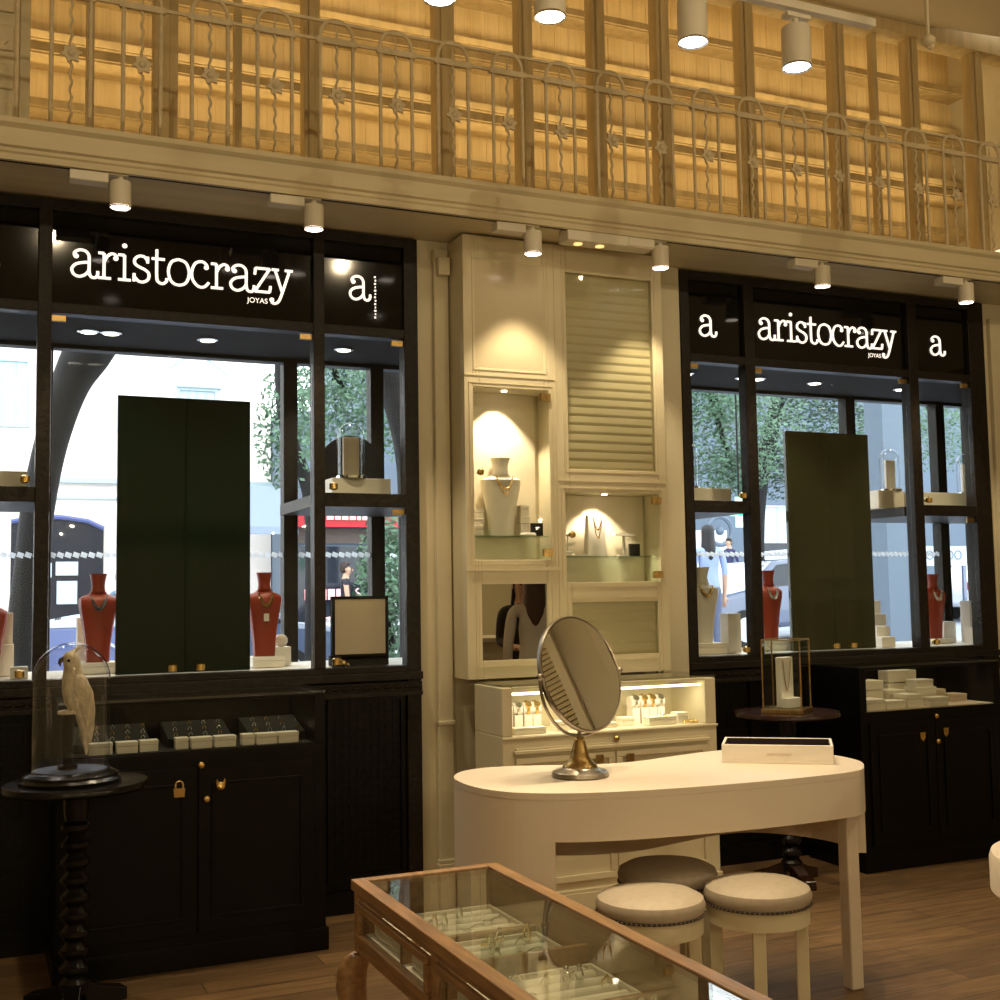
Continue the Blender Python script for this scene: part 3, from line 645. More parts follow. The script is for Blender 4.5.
# ---------------------------------------------------------------- black display cabinets
def black_cabinet(label, x0, x1, ztop, zg, hardware):
    t = thing('display_cabinet', label, 'display cabinet', (x0, -.06, 0)); w = x1 - x0; d = .44
    b = MB(); b.box(0, -d, .08, w, 0, zg); b.box(.0, -d + .02, 0, w, 0, .08); b.box(0, -d, zg, .045, 0, ztop - .01); b.box(w - .045, -d, zg, w, 0, ztop - .01); b.box(.045, -.015, zg, w - .045, 0, ztop - .01)
    b.box(.045, -d, ztop - .022, w - .045, -d + .012, ztop - .01); b.box(-.01, -d - .01, 0, w + .01, 0, .09)
    b.build('body', 'black', t, bevel=.003)
    xm = w / 2
    for a, c in ((.05, xm - .003), (xm + .003, w - .05)):
        b = MB(); b.box(a, -d - .012, .13, c, -d, zg - .06); b.frame(a + .05, .19, c - .05, zg - .12, .012, -d - .02, -d - .012); b.build('door', 'black', t, bevel=.003)
    b = MB(); b.box(0, -d, ztop - .01, w, 0, ztop); b.build('glass_top', 'glasstop', t)
    b = MB(); b.box(.046, -d + .002, zg + .002, w - .046, -d + .007, ztop - .022); b.build('glass_front', 'glass', t)
    b = MB(); b.box(.046, -d + .01, zg, w - .046, -.016, zg + .006); b.build('case_floor', hardware[0], t)
    for kind, hx, hz in hardware[1:]:
        b = MB(); y = -d - .012; hx -= x0
        if kind == 'knob': b.cyl((hx, y, hz), (hx, y - .018, hz), .006, .006, 10); b.ball((hx, y - .022, hz), .014, (1, .6, 1)); nm = 'knob'
        elif kind == 'padlock':
            b.prism([(hx - .020, hz - .03), (hx + .020, hz - .03), (hx + .023, hz + .005), (hx - .023, hz + .005)], y - .014, y - .002, 'y'); b.tube([(hx - .014, y - .008, hz + .0)] + [(hx - .014 * math.cos(PI * i / 8), y - .008, hz + .018 + .014 * math.sin(PI * i / 8)) for i in range(9)] + [(hx + .014, y - .008, hz)], .0045, 8); nm = 'padlock'
        elif kind == 'cat':
            b.ball((hx, y - .01, hz), .019, (1, .5, .9)); b.cyl((hx - .013, y - .01, hz + .008), (hx - .016, y - .01, hz + .03), .008, .001, 6); b.cyl((hx + .013, y - .01, hz + .008), (hx + .016, y - .01, hz + .03), .008, .001, 6); b.ball((hx, y - .02, hz - .006), .007); nm = 'cat_head_knob'
        elif kind == 'shield': b.prism([(hx - .018, hz + .022), (hx + .018, hz + .022), (hx + .016, hz - .008), (hx, hz - .026), (hx - .016, hz - .008)], y - .012, y, 'y'); nm = 'shield_lock'
        b.build(nm, 'gold', t, smooth=kind != 'shield')
    return t
black_cabinet('black wooden display cabinet with glass case of rings in front of the left shopfront', .31, 1.362, 1.06, .84, ('fabricblack', ('knob', .846, .79), ('padlock', .762, .70), ('cat', .925, .70), ('knob', .868, .655)))
black_cabinet('black wooden display cabinet with glass case of pale boxes in front of the right shopfront', 4.19, 5.165, 1.05, .81, ('tan', ('knob', 4.67, .77), ('shield', 4.58, .668), ('shield', 4.74, .682), ('knob', 4.675, .638)))
z0 = .847
g = 'ring boxes in the left black cabinet'; names = iter(['far left, behind the parrot dome', 'second from the left, beside the dome', 'third, ending the left row', 'left of the middle pair', 'right of the middle pair', 'small, at the left of the middle pair', 'first of the right hand row', 'second of the right hand row', 'last of the right hand row'])
for x, y, sx in ((.47, -.44, .09), (.57, -.44, .08), (.655, -.43, .07), (.86, -.44, .082), (.955, -.44, .085), (.785, -.42, .05), (1.05, -.43, .05), (1.125, -.44, .085), (1.215, -.44, .085)):
    jbox('cream ring box in the left black cabinet, ' + next(names), (x, y, z0), sx, .05, .045, 'white', group=g)
for i, (x, sx) in enumerate(((.52, .30), (.87, .26), (1.19, .24))):
    t = thing('ring_tray', ['black velvet ring tray at the left behind the dome in the left cabinet', 'black velvet ring tray in the middle of the left cabinet', 'black velvet ring tray with pearls at the right of the left cabinet'][i], 'tray', (x, -.26, z0), 0, 'velvet trays in the left black cabinet')
    b = MB(); b.prism([(-.11, 0), (.11, 0), (.11, .085), (-.11, .035)], -sx / 2, sx / 2, 'x'); b.build('tray_body', 'fabricblack', t, bevel=.003)
    for r in range(3):
        for c_ in range(int(sx / .06)):
            xx = -sx / 2 + .035 + c_ * .06 + r * .008; yy = -.08 + r * .07; zz = .035 + (yy + .11) / .22 * .05
            b = MB(); b.ring((xx, yy, zz + .004), .007, .0014, 'y', 14, 5); b.ball((xx, yy, zz + .011), .0052, n=8); b.build('ring', 'silver' if (r + c_) % 3 else 'gold', t, smooth=True)
g = 'pale cases in the right black cabinet'; names = iter(['leftmost at the front', 'back left round topped', 'second at the front', 'third at the front', 'back centre', 'long, back right', 'stacked at right of centre', 'front right of centre', 'on top of the right stack', 'far right behind', 'far right front'])
for x, y, z, sx, sy, sz in ((4.31, -.42, .817, .13, .12, .04), (4.42, -.25, .817, .20, .12, .10), (4.46, -.43, .817, .13, .09, .03), (4.59, -.42, .817, .10, .11, .05), (4.60, -.28, .817, .12, .1, .06), (4.73, -.2, .817, .2, .08, .13), (4.74, -.36, .817, .14, .1, .07), (4.75, -.46, .817, .13, .06, .035), (4.74, -.36, .887, .12, .08, .03), (4.93, -.25, .817, .12, .1, .05), (5.05, -.3, .817, .1, .1, .03)):
    z = .817 + (z - .817) * 1.35
    jbox('pale jewel case in the right black cabinet, ' + next(names), (4.235 + (x - 4.235) * .96 + .005, y, z), sx * .98, sy, sz * 1.35, m='jewbox' if x < 4.9 else 'tan', group=g)
b = MB(); b.ring((0, 0, .004), .03, .004, 'z', 20, 6); one(b, 'bangle', 'gold', 'gold bangle lying on the back left case in the right black cabinet', 'bangle', (4.415, -.25, .953), smooth=True)

# ================================================================ shop window contents
g = 'red necklace busts in the shop windows'
DZ1, DZ2 = 1.121, 1.101
def rb(label, x, y, z, nm='silver', beads=True, h=.40, w=.086, charm=False): return bust(label, 'red', (x, y, z), h, w, nm=nm, beads=beads, n=12, group=g, drop=.16, charm=charm, d=.6)
jbox('white plinth under the red bust left of the dark green panel', (.535, .33, DZ1), .22, .16, .05, 'white'); rb('red necklace bust with a silver chain left of the dark green panel', .525, .3, DZ1 + .05)
jbox('white plinth under the red bust right of the dark green panel', (1.29, .3, DZ1), .15, .15, .05, 'white'); rb('red necklace bust with gold chain and tag right of the dark green panel', 1.285, .3, DZ1 + .05, 'gold', True, charm=True)
rb('red necklace bust cut by the left edge of the photo', .06, .3, DZ1 + .0, 'gold')
rb('red necklace bust beside the olive panel in the right window', 4.235, .3, DZ2 + .06); jbox('white plinth under the red bust beside the olive panel', (4.24, .3, DZ2), .2, .15, .06, 'white')
rb('red necklace bust in the far right bay of the right window', 5.50, .32, DZ2 + .03, 'silver'); jbox('white plinth under the red bust in the far right bay', (5.49, .32, DZ2), .16, .15, .03, 'white')
bust('tall ivory bust with a pearl necklace in the left bay of the right window', 'bust', (3.72, .22, DZ2 + .06), .42, .105, nm='gold', beads=True, d=.5, drop=.14); jbox('cream plinth under the ivory bust in the right window', (3.73, .22, DZ2), .2, .15, .06, 'jewbox')
# boxes
wbx = [('white block at far left of the left window behind the red bust', .125, .42, DZ1, .1, .1, .14), ('white block on top of another at far left of the left window', .13, .42, DZ1 + .14, .08, .08, .14), ('low white block by the left post of the left window', .19, .15, DZ1, .07, .07, .05),
 ('white block behind the left red bust', .50, .50, DZ1, .1, .08, .25), ('small white cube with a shell right of the right red bust', 1.38, .38, DZ1, .09, .09, .09),
 ('white base box on the upper shelf at the left edge of the photo', .10, .2, 1.931, .22, .12, .085),
 ('tall white block in the left bay of the right window', 3.895, .2, DZ2, .085, .08, .22), ('white block low beside the ivory bust', 3.80, .42, DZ2, .16, .1, .1),
 ('white step block lowest right of the olive panel', 4.95, .16, DZ2, .10, .09, .06), ('white step block second right of the olive panel', 5.00, .26, DZ2, .1, .09, .12), ('white step block third right of the olive panel', 5.07, .36, DZ2, .09, .09, .19), ('white step block highest right of the olive panel', 5.13, .46, DZ2, .07, .09, .27),
 ('tall white block at the far right of the right window', 5.72, .25, DZ2, .06, .08, .26), ('wide white block at the foot of the tall far right block', 5.68, .13, DZ2, .16, .09, .10), ('white block between the far right red bust and the tall block', 5.66, .40, DZ2, .1, .1, .13)]
for lab, x, y, z, sx, sy, sz in wbx: 
    b = MB(); b.box(-sx / 2, -sy / 2, 0, sx / 2, sy / 2, sz); one(b, 'display_block', 'white', lab, 'display block', (x, y, z), group='white display blocks in the shop windows', bevel=.002)
b = MB(); b.ball((0, 0, .03), .035, (1, .7, .9)); one(b, 'shell', 'jewbox', 'small round cream shell on the white cube by the right red bust', 'shell', (1.38, .36, DZ1 + .09), smooth=True)
# cloches on base boxes
def cloche(label, x, y, z, r=.058, h=.27, inner=True, m='white'):
    t = thing('glass_cloche', label, 'cloche', (x, y, z), 0, 'small glass cloches in the shop windows')
    b = MB(); b.lathe([(r * 1.15, 0), (r * 1.15, .012), (r * .9, .014)], n=28); b.build('base', 'silver', t, smooth=True)
    b = MB(); b.lathe([(r, .013), (r, h - r)] + [(r * math.cos(a * PI / 16), h - r + r * math.sin(a * PI / 16)) for a in range(1, 8)] + [(.001, h)], n=28, cap=False); b.build('glass_dome', 'dome', t, smooth=True)
    b = MB(); b.box(-r * .6, -.01, .015, r * .6, .01, h * .74); b.build('inner_card', m, t, bevel=.003)
    return t
def base_box(label, x0, x1, y, z, h):
    b = MB(); b.box(0, -.09, 0, x1 - x0, .09, h); one(b, 'base_box', 'jewbox', label, 'box', (x0, y, z), group='long pale base boxes on the shelves', bevel=.002)
base_box('pale base box under the cloche in the upper right of the left window', 1.60, 1.90, .30, 1.931, .10); cloche('glass cloche before a round black mirror in the left window', 1.71, .26, 2.031, .068, .28, m='tan')
b = MB(); b.cyl((0, 0, 0), (0, .02, 0), .17, .17, 40); t = one(b, 'round_mirror', 'fabricblack', 'round black framed disc behind the cloche in the left window', 'mirror', (1.76, .42, 2.10), smooth=True)
base_box('pale base box under the cloche in the left bay of the right window', 3.62, 3.90, .25, 1.931, .09); cloche('glass cloche at the left edge of the right window', 3.665, .25, 2.021, .062, .27)
base_box('long pale base box reaching out over the olive panel in the right window', 5.0, 5.20, .30, 1.931, .11); cloche('glass cloche left of the last post in the right window', 5.15, .27, 2.041, .06, .26)
base_box('pale base box in the far right bay of the right window', 5.22, 5.80, .26, 1.931, .10); cloche('glass cloche in the far right bay of the right window', 5.76, .26, 2.031, .055, .26)
b = MB()
t = thing('framed_board', 'square pale leather board in a black frame standing in the left window', 'board', (1.70, .10, DZ1)); b.box(-.125, -.012, .055, .125, 0, .315); b.build('leather_face', 'tan', t)
b = MB(); b.frame(-.14, .03, .14, .33, .015, -.014, .014); b.box(-.14, .001, .03, .14, .014, .33); b.box(-.14, -.014, 0, .14, .05, .05); b.build('black_frame', 'fabricblack', t)
b = MB(); b.ball((0, 0, .015), .016); b.ball((.02, 0, .01), .009); b.ball((-.014, -.004, .03), .009); one(b, 'gold_charm', 'gold', 'tiny gold charm at the lower left of the pale leather board', 'charm', (1.60, .035, DZ1), smooth=True)
# ================================================================ pedestal tables
def pedestal(label, x, y, ztop, r, m):
    t = thing('pedestal_table', label, 'table', (x, y, 0))
    b = MB(); b.lathe([(r * .96, ztop - .028), (r, ztop - .02), (r, ztop - .008), (r * .985, ztop), (.01, ztop)], n=64); b.build('table_top', m, t, smooth=True)
    prof = [(.05, .06), (.052, .10)]
    z = .12
    while z < ztop - .17:
        prof += [(.034, z), (.052, z + .02), (.052, z + .035), (.036, z + .05), (.030, z + .058)]; z += .062
    prof += [(.035, ztop - .15), (.045, ztop - .10), (.045, ztop - .03)]
    b = MB(); b.lathe(prof, n=24); b.build('turned_column', 'darkwood', t, smooth=True)
    for a in (20, 140, 260):
        b = MB(); c = Vector((math.cos(rad(a)), math.sin(rad(a)), 0)); s = Vector((-c.y, c.x, 0))
        b.loft([[c * .03 + s * .03 + Vector((0, 0, 0)), c * .03 - s * .03, c * .03 - s * .03 + Vector((0, 0, .10)), c * .03 + s * .03 + Vector((0, 0, .10))], [c * .12 + s * .03, c * .12 - s * .03, c * .12 - s * .03 + Vector((0, 0, .06)), c * .12 + s * .03 + Vector((0, 0, .06))], [c * .19 + s * .03, c * .19 - s * .03, c * .19 - s * .03 + Vector((0, 0, .045)), c * .19 + s * .03 + Vector((0, 0, .045))]]); b.build('foot', m, t, bevel=.004)
    return t
pedestal('black pedestal table with a bobbin turned column carrying the parrot dome', .355, -.80, .80, .25, 'darkwood')
pedestal('dark mahogany pedestal table beside the right black cabinet carrying a glass case', 3.75, -.47, .84, .262, 'mahog')
# parrot under a glass dome
t = thing('glass_dome_display', 'tall glass dome on a round black base at the left of the room', 'dome', (.335, -.80, .80))
b = MB(); b.lathe([(.175, 0), (.178, .012), (.165, .022), (.165, .03), (.15, .038), (.14, .042)], n=48); b.build('base', 'darkwood', t, smooth=True)
b = MB(); b.lathe([(.128, .042), (.128, .046), (.01, .047)], n=40); b.build('felt_pad', 'bluegrey', t, smooth=True)
R_ = .135; hz = .50
prof = [(R_, .042), (R_ + .0, hz - R_)] + [(R_ * math.cos(a * PI / 24), hz - R_ + R_ * math.sin(a * PI / 24)) for a in range(1, 12)] + [(.001, hz)]
b = MB(); b.lathe(prof, n=56, cap=False); b.build('glass_dome', 'dome', t, smooth=True)
b = MB(); b.ring((0, 0, .044), R_, .005, 'z', 56, 6); b.build('dome_rim', 'dome', t, smooth=True)
px_, py_ = .335, -.80; zb = .847
t = thing('parrot_perch', 'short black turned perch with a pale round cap under the dome', 'perch', (px_ - .01, py_, zb))
b = MB(); b.lathe([(.035, .0005), (.035, .012), (.016, .02), (.022, .04), (.014, .055), (.022, .07), (.015, .085), (.02, .10), (.02, .17), (.03, .185), (.03, .195)], n=24); b.build('perch_post', 'darkwood', t, smooth=True)
b = MB(); b.lathe([(.03, .195), (.038, .198), (.036, .208), (.01, .212)], n=24); b.build('perch_cap', 'feather', t, smooth=True)
pr = thing('parrot', 'cream white parrot with long tail perched inside the tall glass dome', 'parrot', (px_ + .018, py_ - .002, zb + .212))
def ell(c, ax, rx, ry, n=18):                     # ellipse ring, tilted slightly by ax about y
    return [Vector(c) + Vector((rx * math.cos(2 * PI * i / n) * math.cos(ax), ry * math.sin(2 * PI * i / n), rx * math.cos(2 * PI * i / n) * math.sin(ax))) for i in range(n)]
b = MB()
b.loft([ell((.035, 0, -.165), 0, .003, .004), ell((.034, 0, -.13), .1, .011, .010), ell((.030, 0, -.08), .1, .017, .014), ell((.022, 0, -.03), .2, .024, .022), ell((.010, 0, .0), .3, .034, .032), ell((.0, 0, .035), .25, .044, .040), ell((-.006, 0, .075), .15, .046, .041), ell((-.010, 0, .115), .0, .040, .036), ell((-.014, 0, .145), -.1, .031, .029), ell((-.018, 0, .168), -.15, .031, .029), ell((-.020, 0, .190), -.15, .029, .026), ell((-.019, 0, .205), -.1, .018, .017), ell((-.018, 0, .211), 0, .005, .005)])
body = b.build('body', 'feather', pr, smooth=True)
for s in (-1, 1):
    b = MB(); b.loft([ell((.048, s * .012, -.12), 0, .003, .002, 12), ell((.046, s * .02, -.07), 0, .014, .004, 12), ell((.036, s * .032, 0), 0, .026, .007, 12), ell((.022, s * .040, .06), 0, .032, .008, 12), ell((.008, s * .036, .11), 0, .024, .008, 12), ell((.0, s * .028, .125), 0, .008, .004, 12)]); b.build('wing', 'feather', body, smooth=True)
    b = MB(); b.ball((-.030, s * .0245, .176), .0062, n=10); b.build('eye', 'fabricblack', body, smooth=True)
    b = MB(); b.tube([(-.004, s * .014, .004), (-.022, s * .014, -.003), (-.026, s * .014, -.012)], .004, 6); b.tube([(-.004, s * .014, .004), (-.020, s * .020, -.003), (-.024, s * .021, -.010)], .0035, 6); b.build('foot', 'beak', body, smooth=True)
b = MB(); b.tube([(-.044, 0, .182), (-.056, 0, .178), (-.060, 0, .166), (-.055, 0, .156)], [.010, .009, .006, .0015], 10); b.build('beak', 'beak', body, smooth=True)
b = MB(); b.tube([(-.012, 0, .205), (.002, 0, .220), (.016, 0, .222)], [.010, .007, .001], 8); b.build('crest', 'feather', body, smooth=True)

# glass case on right pedestal
t = thing('glass_case', 'square glass case with gilt edges on the dark pedestal table', 'glass case', (3.74, -.49, .84), rad(38))
s = .095; h = .36
b = MB(); b.box(-s - .01, -s - .01, 0, s + .01, s + .01, .02); b.build('base', 'brass', t, bevel=.002)
b = MB()
for a, c in ((-s, -s), (s, -s), (s, s), (-s, s)): b.box(a - .003, c - .003, .02, a + .003, c + .003, h)
for z in (h,): b.box(-s, -s - .003, z - .003, s, -s + .003, z + .003); b.box(-s, s - .003, z - .003, s, s + .003, z + .003); b.box(-s - .003, -s, z - .003, -s + .003, s, z + .003); b.box(s - .003, -s, z - .003, s + .003, s, z + .003)
b.build('edge_frame', 'brass', t)
b = MB(); b.box(-s, -s, .02, s, -s + .002, h); b.box(-s, s - .002, .02, s, s, h); b.box(-s, -s + .002, .02, -s + .002, s - .002, h); b.box(s - .002, -s + .002, .02, s, s - .002, h); b.build('glass_sides', 'glass', t)
t = thing('necklace_card', 'white upright display card with a gold chain inside the gilt edged glass case', 'display card', (3.74, -.49, .861), rad(15))
b = MB(); b.box(-.04, .0, 0, .055, .035, .25); b.box(-.055, -.045, 0, .055, .0, .05); b.build('card_board', 'white', t, bevel=.003)
b = MB(); b.tube([(.03 * q / 8, -.004, .235 - .15 * (1 - (q / 8) ** 2)) for q in range(-8, 9)], .0022, 6); b.build('necklace', 'gold', t, smooth=True)

# ================================================================ kidney desk
DO = Vector((2.3, -1.6, 0))
out = [(1.565, -1.56), (1.59, -1.70), (1.66, -1.81), (1.82, -1.905), (2.05, -1.965), (2.40, -2.00), (2.70, -2.00), (2.90, -1.975), (3.00, -1.90), (3.08, -1.78), (3.10, -1.62), (3.05, -1.45), (2.94, -1.31), (2.78, -1.27), (2.55, -1.32), (2.33, -1.375), (2.15, -1.36), (1.98, -1.28), (1.80, -1.23), (1.67, -1.27), (1.585, -1.39)]
desk = thing('kidney_desk', 'cream lacquered kidney shaped desk with a deep apron in the middle of the room', 'desk', DO)
op = smoothpts([(x - DO.x, y - DO.y, 0) for x, y in out], 5, True)
b = MB(); b.prism([(p.x, p.y) for p in op], .776, .80); b.build('desk_top', 'desk', desk, bevel=.0015)
def inset(pts, d):
    res = []; N = len(pts)
    for i in range(N):
        t = (pts[(i + 1) % N] - pts[i - 1]).normalized(); res.append(pts[i] + Vector((-t.y, t.x, 0)) * d)
    return res
# the outline runs anticlockwise seen from above, so the left hand normal points inward
i1 = inset(op, .0004); i2 = inset(op, .03)
def low(p):
    x, y = p.x + DO.x, p.y + DO.y
    if x < 1.74: return 0.0
    if y < -1.80 and x < 3.06: return .642
    return .47
b = MB(); N = len(op)
for i in range(N):
    j = (i + 1) % N; z = low((op[i] + op[j]) / 2)
    if z == 0: continue
    vs = [i1[i], i1[j], i2[j], i2[i]]
    b.loft([[Vector((p.x, p.y, z)) for p in vs], [Vector((p.x, p.y, .776)) for p in vs]])
bmesh.ops.remove_doubles(b.bm, verts=b.bm.verts, dist=1e-5)
b.build('apron', 'desk', desk)
b = MB()
for i in range(N):
    j = (i + 1) % N; z = low((op[i] + op[j]) / 2)
    if z > 0: continue
    vs = [i1[i], i1[j], i2[j], i2[i]]
    b.loft([[Vector((p.x, p.y, z)) for p in vs], [Vector((p.x, p.y, .776)) for p in vs]])
bmesh.ops.remove_doubles(b.bm, verts=b.bm.verts, dist=1e-5)
b.box(1.735 - DO.x, -1.845 - DO.y, 0, 1.755 - DO.x, -1.29 - DO.y, .776)
b.build('pedestal_end', 'desk', desk)
for lx, ly in ((2.96, -1.845),):
    b = MB(); b.box(lx - DO.x - .027, ly - DO.y - .027, 0, lx - DO.x + .027, ly - DO.y + .027, .77); b.build('leg', 'desk', desk, bevel=.006)

# table mirror
mx = thing('table_mirror', 'round swivel mirror on a brass and pewter foot standing on the kidney desk', 'mirror', (1.985, -1.60, .80))
b = MB(); b.lathe([(.098, 0), (.102, .006), (.100, .018), (.09, .024), (.066, .030), (.062, .034)], n=48); b.build('foot', 'pewter', mx, smooth=True)
b = MB(); b.lathe([(.062, .034), (.060, .040), (.045, .052), (.034, .070), (.028, .092), (.022, .118), (.019, .128), (.022, .132), (.012, .140)], n=40); b.build('stem', 'brass', mx, smooth=True)
b = MB(); b.cyl((0, 0, .135), (0, 0, .172), .007, .007, 12); b.build('pivot_post', 'pewter', mx, smooth=True)
nrm = Vector((.36, -.90, .26)).normalized()
RM = .208; ctr = Vector((.012, 0, .362))
Q = nrm.to_track_quat('Z', 'Y').to_matrix()
def disc_rings(prof, n=56): return [[ctr + Q @ Vector((r * math.cos(2 * PI * i / n), r * math.sin(2 * PI * i / n), z)) for i in range(n)] for r, z in prof]
b = MB(); b.loft(disc_rings([(RM - .006, .004), (RM, .006), (RM + .004, 0), (RM + .002, -.014), (RM - .01, -.02), (RM * .6, -.026), (.01, -.028)]), cap=False); b.build('mirror_case', 'pewter', mx, smooth=True)
b = MB(); b.loft(disc_rings([(RM - .004, .0035), (.001, .0035)])[0:1] + disc_rings([(.001, .0035)]), cap=False); b.build('mirror_glass', 'mirror', mx)
sx_ = Q @ Vector((0, 1, 0)); hx = Vector((nrm.y * -1, nrm.x, 0)).normalized()
pts = [ctr + hx * ((RM + .012) * math.cos(a)) + Vector((0, 0, (RM + .012) * math.sin(a) * 1.0)) for a in [PI + PI * i / 20 for i in range(21)]]
b = MB(); b.tube(pts, .006, 8); b.ball(pts[0], .012); b.ball(pts[-1], .012); b.build('yoke', 'pewter', mx, smooth=True)

# jewellery tray on the desk
p0 = at(722, 763, 'z', .80); p1 = at(834, 765, 'z', .80); ang = math.atan2(p1.y - p0.y, p1.x - p0.x); Lw = (p1 - p0).length; Dt = .23; hh = .07
t = thing('jewellery_tray', 'white leather jewellery tray with dark lining at the right end of the kidney desk', 'tray', p0, ang)
b = MB(); b.box(0, 0, 0, Lw, Dt, .012); b.box(0, 0, .012, Lw, .010, hh); b.box(0, Dt - .010, .012, Lw, Dt, hh); b.box(0, .010, .012, .010, Dt - .010, hh); b.box(Lw - .010, .010, .012, Lw, Dt - .010, hh); b.build('tray_body', 'white', t, bevel=.002)
b = MB(); b.box(.0105, .0105, .012, Lw - .0105, Dt - .0105, .03); b.box(.0105, Dt - .013, .03, Lw - .0105, Dt - .0102, hh - .002); b.box(.0102, .0105, .03, .013, Dt - .013, hh - .002); b.box(Lw - .013, .0105, .03, Lw - .0102, Dt - .013, hh - .002); b.build('dark_lining', mat('plum velvet', (.03, .015, .02), .9), t)
text_mesh('embossed_lettering', 'ARISTOCRAZY', .014, mat('blind embossing', (.62, .52, .42), .5), t, (Lw * .52, -.001, .034))

# stools
def stool(label, px, py, rot):
    p = at(px, py, 'z', .50); t = thing('round_stool', label, 'stool', (p.x, p.y, 0), rad(rot), 'round cream stools at the kidney desk'); R_ = .172
    b = MB(); b.lathe([(R_ - .004, .435), (R_, .445), (R_ + .003, .462), (R_ - .004, .480), (R_ - .03, .494), (R_ * .5, .504), (.002, .506)], n=48); b.build('seat_cushion', 'linen', t, smooth=True)
    b = MB(); b.lathe([(R_ - .03, .375), (R_ - .006, .375), (R_ - .006, .432), (R_ - .03, .434)], n=48); b.build('seat_ring', 'cream', t, smooth=True)
    b = MB(); b.ring((0, 0, .436), R_ - .001, .0045, 'z', 60, 6); o = b.build('nail_trim', mat('dark nail heads', (.03, .02, .015), .4), t, smooth=True)
    b = MB()
    for i in range(70):
        a = 2 * PI * i / 70; b.ball(((R_ + .002) * math.cos(a), (R_ + .002) * math.sin(a), .436), .0042, n=6)
    o = b.build('nail_heads', 'pewter', t, smooth=True)
    for a in (45, 135, 225, 315):
        b = MB(); c = Vector((math.cos(rad(a)), math.sin(rad(a)), 0)) * (R_ - .035)
        b.box(c.x - .02, c.y - .02, 0, c.x + .02, c.y + .02, .38, Matrix.Rotation(rad(a), 3, 'Z')); b.build('leg', 'cream', t, bevel=.003)
    return t
stool('round cream stool nearest the viewer, between the glass table and its right neighbour', 650, 890, 24)
stool('round cream stool on the right of the three, clear of the others', 757, 880, 10)
stool('round cream stool furthest back under the kidney desk apron', 667, 862, 40)

# oak display table
TX0, TX1, TY1, TY0 = .872, 1.268, -2.49, -4.15
wt = thing('display_table', 'golden oak glass topped display table in the foreground', 'display table', (TX0, TY0, 0))
w = TX1 - TX0; l = TY1 - TY0; zt = .75
b = MB(); f = .036
b.box(0, 0, zt - .025, f, l, zt); b.box(w - f, 0, zt - .025, w, l, zt); b.box(f, 0, zt - .025, w - f, f, zt); b.box(f, l - .03, zt - .025, w - f, l, zt); b.build('top_frame', 'oak', wt, bevel=.002)
b = MB(); b.box(f, f, zt - .010, w - f, l - .03, zt - .004); b.build('glass_top', 'glasstop', wt)
# aprons
b = MB(); zb_ = .575
b.box(.012, .012, zb_, .03, l - .012, zb_ + .03); b.box(.012, .012, zt - .045, .03, l - .012, zt - .025)
b.box(w - .03, .012, zb_, w - .012, l - .012, zt - .025); b.box(.03, .012, zb_, w - .03, .03, zt - .025); b.box(.03, l - .03, zb_, w - .03, l - .012, zt - .025)
nb = 3; bl = (l - .04) / nb
for i in range(nb + 1): b.box(.008, .01 + i * bl, zb_, .034, .01 + i * bl + .03, zt - .025)
b.build('apron', 'oak', wt, bevel=.002)
for i in range(nb):
    y0 = .045 + i * bl; y1 = y0 + bl - .04; b = MB()
    b.box(.0, y0, zb_ + .032, .014, y1, zb_ + .052); b.box(.0, y0, zt - .065, .014, y1, zt - .047); b.box(.0, y0, zb_ + .052, .014, y0 + .02, zt - .065); b.box(.0, y1 - .02, zb_ + .052, .014, y1, zt - .065)
    d_ = b.build('drawer_front', 'oak', wt, bevel=.003)
    b = MB(); b.box(.006, y0 + .02, zb_ + .052, .010, y1 - .02, zt - .065); b.build('drawer_glass', 'glass', d_)
b = MB(); b.box(.03, .03, zb_, w - .03, l - .03, zb_ + .045); b.build('case_floor', 'white', wt)
for i in range(1, nb * 2):
    b = MB(); b.box(.03, .01 + i * bl / 2, zb_ + .045, w - .03, .01 + i * bl / 2 + .016, zt - .06 if i % 2 == 0 else zb_ + .09); b.build('divider', 'oak', wt)
for lx, ly in ((.02, l - .02), (w - .02, l - .02), (.02, .02), (w - .02, .02)):
    dx = -1 if lx < .1 else 1; dy = 1 if ly > 1 else -1
    b = MB(); n_ = 12
    rings = []
    for z, off, r in ((0, .05, .03), (.03, .035, .022), (.12, .01, .018), (.30, .005, .024), (.42, .022, .033), (.49, .034, .038), (.53, .030, .037), (.558, .016, .034), (.572, .0, .03)):
        rings.append([Vector((lx + dx * off * .6 + r * math.cos(2 * PI * k / n_), ly + dy * off * .6 + r * math.sin(2 * PI * k / n_), z)) for k in range(n_)])
    b.loft(rings); b.build('cabriole_leg', 'oak', wt, smooth=True)
zf = .621
k = 0
where = ['furthest from the viewer', 'second from the far end', 'third from the far end', 'fourth from the far end', 'nearest the viewer', 'below the frame edge']
